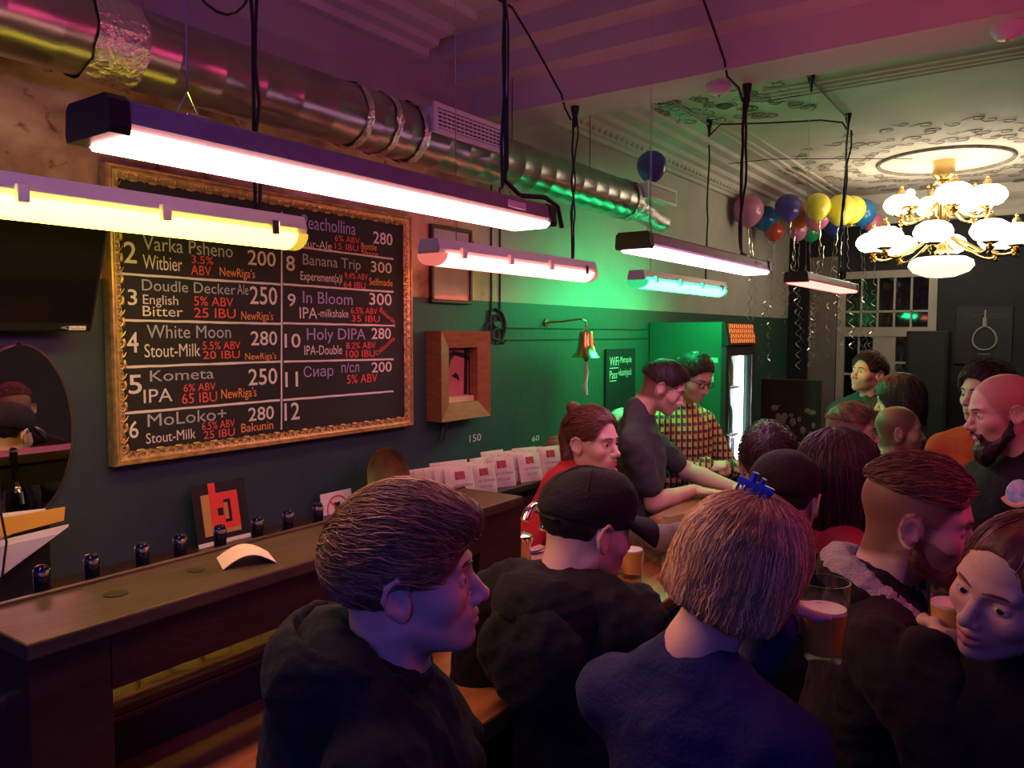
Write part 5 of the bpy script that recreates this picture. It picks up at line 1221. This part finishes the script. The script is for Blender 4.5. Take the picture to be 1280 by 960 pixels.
def person(label, head, body_deg, head_deg, top, arms=None, lean=(0, 0), hd=None, hair=None, beard=None, pitch=0, roll=0, bulk=1.0, h=.01, hemz=.82, sleeve='long', fem=False, collar=None, hands=None,
           group='people at the bar', amp=.004, garment='jacket', brows=HM_dark, neckdrop=0.0, bodyshift=(0, 0), gaze=0.0, extra_top=None, foldscale=1.0, skin_h=.0, forearm_h=.006, shoulder=1.0, hipw=1.0, kmul=1.0):
    """head = world position of the eye-line centre; body_deg / head_deg = headings in degrees from +x"""
    hx, hy, hz = head; sc_ = (hz + .115) / 1.75; b = math.radians(body_deg); cb_, sb_ = math.cos(b), math.sin(b)
    # the neck base sits behind the eye line; body origin under the pelvis
    off = Vector((lean[0], lean[1])); ox = hx - (cb_ * off.x - sb_ * off.y) + bodyshift[0]; oy = hy - (sb_ * off.x + cb_ * off.y) + bodyshift[1]
    t = thing('person', label, 'person', (ox, oy, 0), b, group)
    lx, ly = off.x, off.y
    # head matrix in body space
    HMx = Matrix.Translation((lx, ly, hz)) @ Matrix.Rotation(math.radians(head_deg) - b, 4, 'Z') @ Matrix.Rotation(math.radians(roll), 4, 'X') @ Matrix.Rotation(math.radians(pitch), 4, 'Y')
    k = sc_ * kmul; nb = HMx @ Vector((-.045, 0, -.168)); nb = np.array(nb)
    bl = bulk; s = SDF(); dx, dy = nb[0] + .02, nb[1]
    def T(p, f): return (p[0] * k + dx * f, p[1] * k + dy * f, p[2] * k)
    shw = .148 * shoulder
    s.ell(T((0, 0, 1.29), .75), (.12 * k * bl, .172 * k * bl * shoulder, .19 * k), k=.05)
    s.cap(T((-.02, -shw, 1.395), .95), T((-.02, shw, 1.395), .95), .068 * k * bl, k=.05)
    s.ell(T((.0, 0, 1.09), .4), (.118 * k * bl, .155 * k * bl, .2 * k), k=.06)
    s.ell(T((0, 0, .92), .1), (.125 * k * bl, .17 * k * bl * hipw, .14 * k), k=.05)
    s.cap(T((-.03, 0, 1.42), 1), (nb[0] - .005, nb[1], nb[2] + .01 - neckdrop), .085 * k, .066 * k, k=.05)
    for y in (-1, 1): s.cap(T((-.03, y * .13, 1.425), 1), (nb[0] - .01, nb[1] + y * .025, nb[2] + .02 - neckdrop), .048 * k, .05 * k, k=.03)
    if fem:
        for y in (-1, 1): s.ell(T((.085, y * .07, 1.25), .75), (.055, .06, .06), k=.04)
    arms = arms or {}; hands_out = []; fore = []
    for sd_, y in (('R', -1), ('L', 1)):
        S = np.array(T((-.015, y * .18 * shoulder, 1.385), .95)); spec = arms.get(sd_)
        if spec is None: W = np.array(T((.02, y * .25, .84), .3)); pole = (-1, y * .3, 0); hm_ = ('relaxed', Matrix.Rotation(math.radians(80), 3, 'Y') @ Matrix.Rotation(y * PI / 2, 3, 'X'))
        else:
            W = np.array(spec[0], float)
            if spec[3] == 'world':
                w_ = Vector(spec[0]) - Vector((ox, oy, 0)); W = np.array((cb_ * w_.x + sb_ * w_.y, -sb_ * w_.x + cb_ * w_.y, w_.z))
            pole = spec[1]; hm_ = spec[2]
        E_, W = two_bone(S, W, .29 * k, .26 * k, pole)
        r0, r1, r2 = (.062 * bl, .052 * bl, .041 * bl) if sleeve == 'long' else (.062, .055, .04)
        if sleeve == 'long':
            s.cap(S, E_, r0 * k, r1 * k, k=.03); s.cap(E_, W, r1 * k, r2 * k, k=.015)
        else:
            Mid = S + (E_ - S) * .72; s.cap(S, Mid, .06 * k * bl, .058 * k * bl, k=.03); s.half_done = True
            fore.append((S + (E_ - S) * .3, E_, W, k))
        if hm_ is not None: hands_out.append((hm_, W, E_, y, S))
    if extra_top: extra_top(s, T, nb, k)
    if hemz: s.half((0, 0, -1), -hemz * k, k=.008)
    V, F = s.mesh(h); V = folds(V, F, amp, hash(label) % 1000 if False else len(label) * 7 + int(hx * 100) % 97, foldscale)
    V = folds(V, F, amp * .45, len(label) * 5, 2.1)
    link(garment, npmesh(garment, V, F, top), t, True)
    # skin: head, neck, arms and hands in one mesh
    me = hd; parts = []
    n = len(me.vertices); co = np.empty(n * 3, np.float32); me.vertices.foreach_get('co', co); co = co.reshape(-1, 3).astype(float)
    Fh = np.empty(len(me.loops), np.int32); me.loops.foreach_get('vertex_index', Fh); Fh = Fh.reshape(-1, 4); tt = np.empty(n * 4, np.float32); me.color_attributes['tint'].data.foreach_get('color', tt); tt = tt.reshape(-1, 4)[:, :3]
    A = np.array(HMx); parts.append((co @ A[:3, :3].T + A[:3, 3], Fh, tt))
    for (S, E_, W, k_) in fore:
        s2 = SDF(); s2.cap(S, E_, .05 * k_, .043 * k_, k=.02); s2.cap(E_, E_ + (W - E_) * .35, .045 * k_, .043 * k_, k=.02); s2.cap(E_ + (W - E_) * .35, W, .043 * k_, .028 * k_, k=.02); v, f = s2.mesh(forearm_h); parts.append((v, f, np.ones((len(v), 3))))
    for (kind, Rm), W, E_, y in [q[:4] for q in hands_out]:
        hk = (kind, y < 0)
        if hk not in HANDS: HANDS[hk] = hand_mesh(kind, mirror=(y > 0))
        v, f, t3 = HANDS[hk]; Rn = Rm
        if isinstance(Rm, tuple):       # (finger direction, palm normal) in body or world space
            fd, pn, sp_ = Rm; fd = Vector(fd); pn = Vector(pn)
            if sp_ == 'world': q = Matrix.Rotation(-b, 3, 'Z'); fd = q @ fd; pn = q @ pn
            fd.normalize(); zc = -(pn - fd * pn.dot(fd)).normalized(); yc = zc.cross(fd); Rn = Matrix((fd, yc, zc)).transposed()
        Rn = np.array(Rn); parts.append((v @ Rn.T * (k * (.92 if fem else 1.0)) + W, f, t3))
    o_ = 0; VV, FF, TT = [], [], []; offs = []
    for v, f, t3 in parts: VV.append(v); FF.append(f + o_); TT.append(t3); offs.append(o_); o_ += len(v)
    # thin unseen tubes added inside sleeves join head, hands and forearms into one surface
    v0, f0 = parts[0][:2]; q0 = f0[np.argmin(v0[f0].mean(1)[:, 2])]
    routes = [[fr_[0]] for fr_ in fore] + [[q[4], q[4] + (q[2] - q[4]) * .98] for q in hands_out]
    sq = np.array([(-1, -1, 0), (1, -1, 0), (1, 1, 0), (-1, 1, 0)]) * .006
    for (v, f, t3), of, rt_ in zip(parts[1:], offs[1:], routes):
        prev = q0; pv = v0[q0]
        for pt in rt_ + [None]:
            if pt is None:
                ce = v[f].mean(1); q1 = f[np.argmin(np.linalg.norm(ce - pv.mean(0), axis=1))]
                best = min((np.roll(q1[::d_], r_) for d_ in (1, -1) for r_ in range(4)), key=lambda q_: np.linalg.norm(v[q_] - pv, axis=1).sum()) + of
            else:
                nv = sq + pt; VV.append(nv); TT.append(np.ones((4, 3))); best = np.arange(o_, o_ + 4); o_ += 4
            FF.append(np.stack([prev, np.roll(prev, -1), np.roll(best, -1), best], 1)); prev = best; pv = nv if pt is not None else pv
    body = link('body', npmesh('body', np.concatenate(VV), np.concatenate(FF), M_skin, np.concatenate(TT)), t, True)
    hh = bpy.data.objects.new('head_parts', None)
    bpy.data.objects.remove(hh)
    def on_head(name, mesh):
        o = link(name, mesh, t, True); o.matrix_local = HMx; return o
    if hair:
        for i, m_ in enumerate(hair):
            if i == 0: ho = on_head('hair', m_); ho['kind'] = 'stuff'
            else: o = link('hair_strands', m_, ho, True); o['kind'] = 'stuff'
    if beard is not None: on_head('beard', beard)
    if brows is not None: on_head('eyebrows', BROWS.setdefault((brows.name, fem), brow_mesh(brows, .003 if fem else .0045)))
    for y in (-1, 1):
        e = on_head('eye', EYEM); e.matrix_local = HMx @ Matrix.Translation((.0735, y * .0325, -.005)) @ Matrix.Rotation(gaze, 4, 'Z'); link('iris', IRISM, e, True)
    tl_, sh_ = legs(0); ks = k
    o = link('trousers', tl_, t, True); o.scale = (k * min(bl, 1.1), k * min(bl, 1.1), k)
    for m_ in sh_: o = link('shoe', m_, t, True); o.scale = (k, k, k)
    t['_k'] = k; del t['_k']
    return t, HMx, nb, k, T
HANDS = {}; BROWS = {}
def ring(nb, r, pts, rs, kk=.015):
    """collar or hood roll round the neck base: pts = (angle, radius, height)"""
    return [(nb[0] + a[1] * math.cos(a[0]), nb[1] + a[1] * math.sin(a[0]), nb[2] + a[2]) for a in pts]
# ------------------------------------------------------------ people
HD_m = head_mesh(.0026); HD_p4 = head_mesh(.0026, nose=1.1, beard=.8, scalp=((.2, .1, .075), .85)); HD_f = head_mesh(.0026, fem=True, lipcol=(.8, .4, .38), mouth_open=.003)
HD_ml = head_mesh(.0045, beard=.35); HD_fl = head_mesh(.0036, fem=True, lipcol=(.8, .4, .38)); HD_mb = head_mesh(.0032, nose=1.1, mouth_open=.002, scalp=((.5, .36, .3), .7)); HD_fd = head_mesh(.0045, beard=.35, scalp=((.15, .09, .07), .85))
def part_sdf(name, s, h, m, t, M=None, amp=0.0, fs=1.0, local=True):
    V, F = s.mesh(h)
    if amp: V = folds(V, F, amp, 5, fs)
    o = link(name, npmesh(name, V, F, m), t, True)
    if M is not None: o.matrix_local = M
    return o
def hood(back_r=.045, rad=.10, drop=.02, front=.12, w=.03):
    def f(s, T, nb, k):
        pts = []; rs = []
        for i in range(13):
            a = math.radians(-150 + 300 * i / 12) + PI; bk = (1 + math.cos(a - PI)) / 2
            pts.append((nb[0] + .01 + rad * math.cos(a) * (.9 if math.cos(a) < 0 else 1.0), nb[1] + rad * math.sin(a), nb[2] - front * (1 - bk) ** 1.5 + drop * bk)); rs.append(w + (back_r - w) * bk)
        s.chain(pts, rs, k=.02)
        s.ell((nb[0] - .13, nb[1], nb[2] - .08), (.06, .12, .12), k=.04)
    return f
# man in profile, nearest
h1 = hair_short(HM_brown, t=.012, top=.026, line=.05, fringe=.02, L=.1, n=4200, rad=.0012, h=.0035, back=-.085, bias=(.55, -.25, .1), lift=.01, seed=4, whorl=(-.9, .25, .4))
t1, H1, nb1, k1, T1 = person('young man in profile with thick brown hair and a black hooded jacket, nearest the bar', (-.80, .867, 1.584), 42, 40, C_black, hd=HD_m, hair=h1, lean=(.06, 0), pitch=-4, bulk=1.12, h=.0075, amp=.008,
    extra_top=hood(.046, .11, .07, .13, .036), foldscale=.75, brows=HM_brown)
s = SDF(); s.chain([(nb1[0] + .062 * math.cos(a), nb1[1] + .06 * math.sin(a), nb1[2] - .01 - .05 * max(0, math.cos(a))) for a in [i * PI / 8 for i in range(17)]], [.007] * 17, k=.005)
part_sdf('shirt_collar', s, .004, mat('white_tee', (.7, .68, .68), .8), t1)
MB().tube([(nb1[0] + .14, nb1[1] + .02, nb1[2] - .14), (nb1[0] + .155, nb1[1] + .02, nb1[2] - .24)], .004, 6).build('drawstring', C_black2, None).parent = t1
def hood_bag(t, nb, m, up=.05, w=.135, dp=.12, tilt=.25):
    s = SDF(); R = Euler((0, -tilt, 0)).to_matrix()
    s.ell((nb[0] - .055, nb[1], nb[2] - .035 + up), (dp, w, .115), k=.01, R=R); s.ell((nb[0] - .015, nb[1], nb[2] + .045 + up), (dp * .94, w * .9, .115), k=.008, sub=True, R=R); s.half((1, 0, 0), nb[0] + .075, k=.01)
    return part_sdf('hood', s, .006, m, t, None, .0035, 1.6)
hood_bag(t1, nb1, C_black, .07, .14, .13)
# man in a cap, from behind
h2 = hair_short(HM_dark, t=.006, top=.004, n=10, strands_on=False, h=.005)
t2, H2, nb2, k2, T2 = person('man in a black baseball cap and black hooded jacket seen from behind', (-.852, 1.512, 1.52), 95, 62, C_black, hd=HD_ml, hair=h2, lean=(.05, 0), pitch=10, bulk=1.12, kmul=1.035, h=.009, amp=.008, foldscale=.75,
    extra_top=hood(.04, .1, .035, .1), arms={'L': ((-1.1, 1.62, 1.19), (-.6, .2, -1), ('relaxed', ((0, 1, 0), (0, 0, -1), 'world')), 'world'), 'R': ((-1.0, 1.95, 1.19), (-.3, -.3, -1), ('relaxed', ((-.6, .6, 0), (0, 0, -1), 'world')), 'world')})
def cap(t, H, m, visor=True, name='cap'):
    s = SDF(); s.ell((-.012, 0, .045), (.114, .092, .09), k=.02); s.ell((.04, 0, .07), (.06, .07, .06), k=.03); s.half((-.1, 0, -1), -.012, k=.006); s.ell((-.012, 0, .0), (.104, .083, .07), k=.004, sub=True)
    c = part_sdf(name, s, .004, m, t, H, .0008, 3)
    if visor:
        s = SDF()
        for i in range(25):
            a = (i - 12) / 12 * 1.0; p = (.098 * math.cos(a) - .008, .08 * math.sin(a) * 1.1, .03); q = (.178 * math.cos(a * .6) - .01, .084 * math.sin(a), .026 - .045 * a ** 2); s.cap(p, q, .0055, .004, k=.01)
        V, F = s.mesh(.003); link('visor', npmesh('visor', V, F, m), c, True)
        MB().sphere((-.012, 0, .135), .007, 10, 6).mesh('button', m)
        link('button', MB().sphere((-.012, 0, .134), .008, 10, 6, sc=(1, 1, .6)).mesh('button', m, True), c, True)
        for i in range(6):
            a = i * PI / 3; link('seam', MB().tube([(-.012 + .113 * math.cos(a) * math.cos(b), .092 * math.sin(a) * math.cos(b), .047 + .09 * math.sin(b)) for b in [.05 + j * .24 for j in range(7)]], .0014, 4).mesh('seam', m), c, True)
        link('back_strap', MB().tube([(-.112 - .002 * (1 - abs(i)), .045 * i, .022 - .004) for i in (-1, -.5, 0, .5, 1)], .008, 6, flat=.3).mesh('back_strap', m, True), c, True)
    return c
hood_bag(t2, nb2, C_black, .04, .125, .115, .15)
cap(t2, H2, cloth('black_cap', (.016, .015, .017), bs=140))
# blonde woman with a beer
h3 = hair_long(HM_blond, length=.068, vol=.014, n=3000, rad=.0012, h=.004, seed=8, ends=.004)
P3H = (-.415, 1.272, 1.562)
t3, H3, nb3, k3, T3 = person('woman with a blond bob and blue hair clip in a navy sweater holding a beer', P3H, 88, 55, C_navy, hd=HD_fl, hair=h3, lean=(.05, -.05), roll=14, pitch=10, fem=True, h=.0075, amp=.004, bulk=1.02, kmul=.975, neckdrop=.03, foldscale=.8,
    arms={'L': ((-.391, 1.357, 1.44), (.4, .5, -1), ('grip', ((.2, .98, 0), (.98, -.2, 0), 'world')), 'world')}, garment='sweater')
cl = mat('blue_clip', (.02, .05, .6), .25, coat=.4)
mb = MB(); mb.rbox(-.03, .03, -.006, .006, 0, .012, .003)
for i in range(5):
    for y in (-1, 1): mb.tube([(-.024 + i * .012, y * .004, .004), (-.024 + i * .012, y * .012, -.006), (-.024 + i * .012, y * .008, -.018)], .0025, 5)
mb.tube([(-.006, 0, .01), (-.006, .0, .026)], .006, 6).tube([(.008, 0, .01), (.01, 0, .022)], .005, 6)
o = link('hair_clip', mb.mesh('hair_clip', cl, True), t3, True); o.matrix_local = H3 @ Matrix.Translation((-.03, .01, .137)) @ Matrix.Rotation(-1.0, 4, 'Z')
pint('half-full glass of orange beer held by the blonde woman', (-.325, 1.42, 1.379), .62, M_beer, .043, .14)
# bearded man in a sherpa-lined jacket
h4 = hair_short(HM_red, zcut=.055, t=.009, side=.004, top=.016, line=.066, n=1400, L=.05, rad=.0011, h=.0035, bias=(-.4, 0, .2), whorl=(.7, 0, .5), lift=.004, seed=6)
t4, H4, nb4, k4, T4 = person('bearded man in profile wearing a dark jacket with pink-lit sherpa collar', (-.231, 1.79, 1.571), 12, 8, C_dkbrown, hd=HD_p4, hair=h4, beard=beard_mesh(HM_red, .015, .0035), lean=(.14, 0), pitch=8, bulk=1.12, h=.008, amp=.008, foldscale=.75,
    arms={'R': ((-.179, 1.573, 1.375), (-.6, .25, -1), ('grip', ((.8, .6, 0), (-.6, .8, 0), 'world')), 'world')}, brows=HM_red)
s = SDF(); pts = []; rs = []
for i in range(17):
    a = PI + math.radians(-165 + 330 * i / 16); bk = (1 + math.cos(a - PI)) / 2
    pts.append((nb4[0] + .005 + .088 * math.cos(a) + .05 * (1 - bk) ** 2, nb4[1] + .09 * math.sin(a), nb4[2] + .045 * bk - .13 * (1 - bk) ** 1.6 + .01)); rs.append(.03 if 2 < i < 14 else .022)
s.chain(pts, rs, k=.015); part_sdf('sherpa_collar', s, .0055, C_sherpa, t4, None, .003, 6)
s = SDF(); s.chain([(p[0] - .012 * (1 if i else 1), p[1] * 1.16 - nb4[1] * .16, p[2] - .02) for i, p in enumerate(pts)], [.028] * 17, k=.015); part_sdf('outer_collar', s, .007, C_dkbrown, t4, None, .003, 2)
o = link('cuff_button', MB().sphere((-.19, 1.535, 1.345), .007, 10, 6).mesh('cuff_button', M_chrome, True), t4)
pint('glass of pink-lit beer held by the bearded man', (-.15, 1.66, 1.333), .72, M_beer2, .042, .15)
# woman at the right edge
h5 = hair_long(HM_red, length=.3, vol=.004, fw=.088, fz=.148, n=1500, rad=.0014, h=.0045, seed=12)
t5, H5, nb5, k5, T5 = person('young woman with straight auburn hair and black jacket, at the right edge', (-.047, 1.525, 1.534), 225, 238, C_black, hd=HD_f, hair=h5, lean=(.02, 0), roll=-14, pitch=6, fem=True, bulk=1.12, h=.009, amp=.004, gaze=.3, brows=HM_red, extra_top=hood(.03, .09, .02, .06))
# barmaid
h6 = hair_short(HM_red, t=.008, top=.008, line=.07, n=700, L=.08, rad=.0013, h=.004, back=-.08, whorl=(.9, 0, .3), seed=9)
t6, H6, nb6, k6, T6 = person('barmaid in a red t-shirt and black apron with her hair tied in a small bun', (-1.41, 2.53, 1.555), -5, -4, C_red, hd=HD_fl, hair=h6, lean=(.16, 0), fem=True, bulk=.93, sleeve='short', shoulder=.9, kmul=1.045, h=.009, amp=.003, garment='t_shirt', brows=HM_dark,
    arms={'R': ((.27, -.2, 1.2), (-.6, -.6, -.6), ('relaxed', ((1, .3, 0), (0, 0, -1), 'body')), 'body'), 'L': ((.27, .16, 1.2), (-.6, .6, -.6), ('relaxed', ((1, -.3, 0), (0, 0, -1), 'body')), 'body')}, group='bar staff')
s = SDF(); s.ell((-.085, 0, .12), (.028, .028, .024), k=.01); s.ell((-.07, 0, .1), (.03, .03, .03), k=.01); part_sdf('hair_bun', s, .004, HM_red, t6, H6, .0015, 5)
s = SDF(); s.cap((-.09, .03, .02), (-.06, .05, -.2), .035, .03, k=.02); s.cap((-.09, -.03, .02), (-.05, -.05, -.24), .035, .025, k=.02); s.cap((-.05, -.05, -.2), (.0, -.065, -.26), .025, .018, k=.02); part_sdf('loose_hair', s, .005, HM_red, t6, H6, .002, 3)
for y in (-1, 1): part_sdf('apron_strap', SDF().chain([(nb6[0] - .02, nb6[1] + y * .065, nb6[2] - .02), (nb6[0] + .05, nb6[1] + y * .075, nb6[2] - .03), (nb6[0] + .115, nb6[1] + y * .07, nb6[2] - .12), (nb6[0] + .13, nb6[1] + y * .065, nb6[2] - .2)], [.014] * 4, k=.01), .006, C_black2, t6)
s = SDF(); s.ell((nb6[0] + .04, 0, 1.12 * k6), (.115, .13, .26), k=.03); s.half((-1, 0, 0), -(nb6[0] + .05)); part_sdf('apron', s, .01, C_black2, t6, None, .002)
s = SDF(); s.chain([(nb6[0] + .03 + .075 * math.cos(a), nb6[1] + .07 * math.sin(a), nb6[2] + .01 - .035 * math.cos(a)) for a in [i * PI / 8 for i in range(-6, 7)]], [.0035] * 13, k=.002); part_sdf('necklace', s, .0025, M_chrome, t6)
# barman in a grey t-shirt
h7 = hair_short(HM_dark, zcut=.0, t=.008, top=.012, side=.005, n=500, L=.045, rad=.0015, h=.005, seed=14)
person('barman in a dark grey t-shirt leaning on the bar and looking down', (-1.56, 3.5, 1.70), 18, 23, C_grey, hd=HD_fd, hair=h7, lean=(.14, 0), pitch=26, sleeve='short', h=.011, amp=.004, garment='t_shirt', group='bar staff', bulk=1.0,
    arms={'R': ((-1.45, 3.62, 1.19), (-.6, -.8, -.2), ('flat', ((.9, .3, -.05), (0, 0, -1), 'world')), 'world'), 'L': ((-1.3, 3.75, 1.2), (-.6, .8, -.2), ('relaxed', ((1, 0, 0), (0, 0, -1), 'world')), 'world')}, beard=None)
# man in plaid with glasses
h8 = hair_short(HM_dark, zcut=.0, t=.009, top=.016, side=.005, n=500, L=.045, rad=.0015, h=.005, seed=15, bias=(-.3, .4, .2))
t8, H8, nb8, k8, T8 = person('man with black glasses in a yellow plaid shirt looking at his phone behind the bar', (-1.62, 4.03, 1.72), -20, -22, C_plaid, hd=HD_fd, hair=h8, lean=(.06, 0), pitch=22, h=.011, amp=.004, garment='shirt', group='bar staff', bulk=1.04,
    arms={'R': ((.24, -.10, 1.27), (-.5, -.8, -.8), ('fist', ((.8, .5, .1), (0, .5, -1), 'body')), 'body'), 'L': ((.28, .13, 1.24), (-.5, .8, -.8), ('relaxed', ((.8, -.4, .1), (0, -.5, 1), 'body')), 'body')})
mb = MB()
for y in (-1, 1): mb.tube([(.098, y * .034 + .022 * math.cos(a), -.004 + .017 * math.sin(a)) for a in [i * PI / 8 for i in range(17)]], .0022, 5).tube([(.096, y * .056, .004), (.04, y * .078, .004), (-.01, y * .08, .0)], .002, 5)
mb.tube([(.1, -.012, 0), (.103, 0, .002), (.1, .012, 0)], .0022, 5); o = link('glasses', mb.mesh('glasses', M_black, True), t8, True); o.matrix_local = H8
ph = MB().rbox(-.035, .035, -.07, .07, -.004, .004, .003).mesh('smartphone', M_black); o = link('smartphone', ph, None, M=Matrix.Translation((-1.245, 4.03, 1.27)) @ Matrix.Rotation(.6, 4, 'Z') @ Matrix.Rotation(-.3, 4, 'Y')); tag(o, 'black smartphone in the hands of the man in plaid', 'phone')
# crowd further back
h9 = hair_short(HM_dark, t=.016, top=.025, n=500, L=.06, rad=.0018, h=.005, seed=16)
t9, H9, nb9, k9, T9 = person('man in a dark green jacket looking up, standing by the window', (-.985, 5.285, 1.705), 255, 235, C_green, hd=HD_ml, hair=h9, pitch=-12, h=.012, amp=.006, bulk=1.1, group='people in the background')
h10 = hair_long(HM_dark, length=.24, vol=.025, n=500, rad=.002, h=.006, seed=18)
person('person with long dark brown hair turned sideways before the loudspeaker', (-.709, 4.614, 1.60), 205, 195, C_black, hd=HD_fl, hair=h10, pitch=8, fem=True, h=.013, group='people in the background')
h11 = hair_short(HM_brown, zcut=.045, t=.008, side=.004, top=.018, n=500, L=.05, rad=.0015, h=.005, seed=19)
person('man with short brown hair in profile, left of the shaven-headed man', (-.774, 3.827, 1.505), 30, 14, C_black2, hd=HD_fd, hair=h11, h=.013, group='people in the background')
person('man with a close-shaven head in the middle of the crowd', (-.645, 4.275, 1.475), 40, 16, C_dkbrown, hd=HD_fd, hair=None, h=.013, group='people in the background')
h13 = hair_short(HM_dark, t=.016, top=.02, n=700, L=.06, rad=.0018, h=.005, seed=21, back=-.085)
person('dark-haired person in a grey sweater with an arm resting on the bar', (-.79, 2.62, 1.52), 140, 112, C_gsw, hd=HD_ml, hair=h13, h=.011, garment='sweater', group='people in the background',
    arms={'L': ((-1.33, 2.68, 1.2), (.2, 1, -.5), ('fist', ((-1, .15, 0), (0, 0, -1), 'world')), 'world')})
t14, H14, nb14, k14, T14 = person('person in a dark cap behind the blonde woman', (-.60, 2.16, 1.505), 100, 85, C_black, hd=HD_ml, hair=hair_short(HM_dark, t=.005, top=.003, strands_on=False, h=.006), h=.012, group='people in the background')
s = SDF(); s.ell((-.012, 0, .05), (.113, .09, .085), k=.02); s.half((-.25, 0, -1), .0, k=.006); cpo = part_sdf('beanie', s, .005, cloth('dark_beanie', (.02, .015, .018), bs=140), t14, H14, .001, 3)
h15 = hair_long(HM_dark, length=.26, vol=.02, n=800, rad=.002, h=.005, seed=23)
person('woman with long dark hair and a red top, in profile behind the bearded man', (-.515, 2.44, 1.54), 45, 38, cloth('pinkish_top', (.4, .05, .06)), hd=HD_fl, hair=h15, fem=True, h=.012, group='people in the background')
t16, H16, nb16, k16, T16 = person('shaven-headed man with a full dark beard and black crested shirt', (-.15, 3.03, 1.70), 222, 203, C_black2, hd=HD_mb, hair=None, beard=beard_mesh(HM_dark, .05, .0045), pitch=10, bulk=1.12, h=.011, group='people in the background', brows=HM_brown)
cr = MB(); cr.lathe([(.001, .006), (.03, .005), (.034, .0)], n=20); o = link('crest', cr.mesh('crest', mat('crest_blue', (.1, .4, .6), .5, var=.6, vscale=60, col2=(.6, .6, .55)), True), t16, True)
CRM = Matrix.Translation((nb16[0] + .125, nb16[1] + .12, nb16[2] - .085)) @ Matrix.Rotation(.6, 4, 'Z') @ Matrix.Rotation(PI / 2 - .45, 4, 'Y'); o.matrix_local = CRM @ Matrix.Diagonal((1.3, 1, 1, 1))
o = link('crest_ribbon', MB().tube([(.03 + .012 * math.cos(a * 2), .04 * math.sin(a), .004) for a in [-1.2 + .3 * i for i in range(9)]], .008, 6, flat=.4).mesh('crest_ribbon', mat('crest_gold', (.65, .5, .2), .5), True), t16, True); o.matrix_local = CRM
h17 = hair_short(HM_dark, t=.02, top=.03, n=500, L=.06, rad=.0018, h=.005, seed=25)
person('person in an orange shirt half hidden behind the shaven-headed bearded man', (-.165, 3.86, 1.70), 268, 230, C_orange, hd=HD_ml, hair=h17, bulk=1.12, bodyshift=(-.09, 0), h=.012, garment='shirt', group='people in the background')
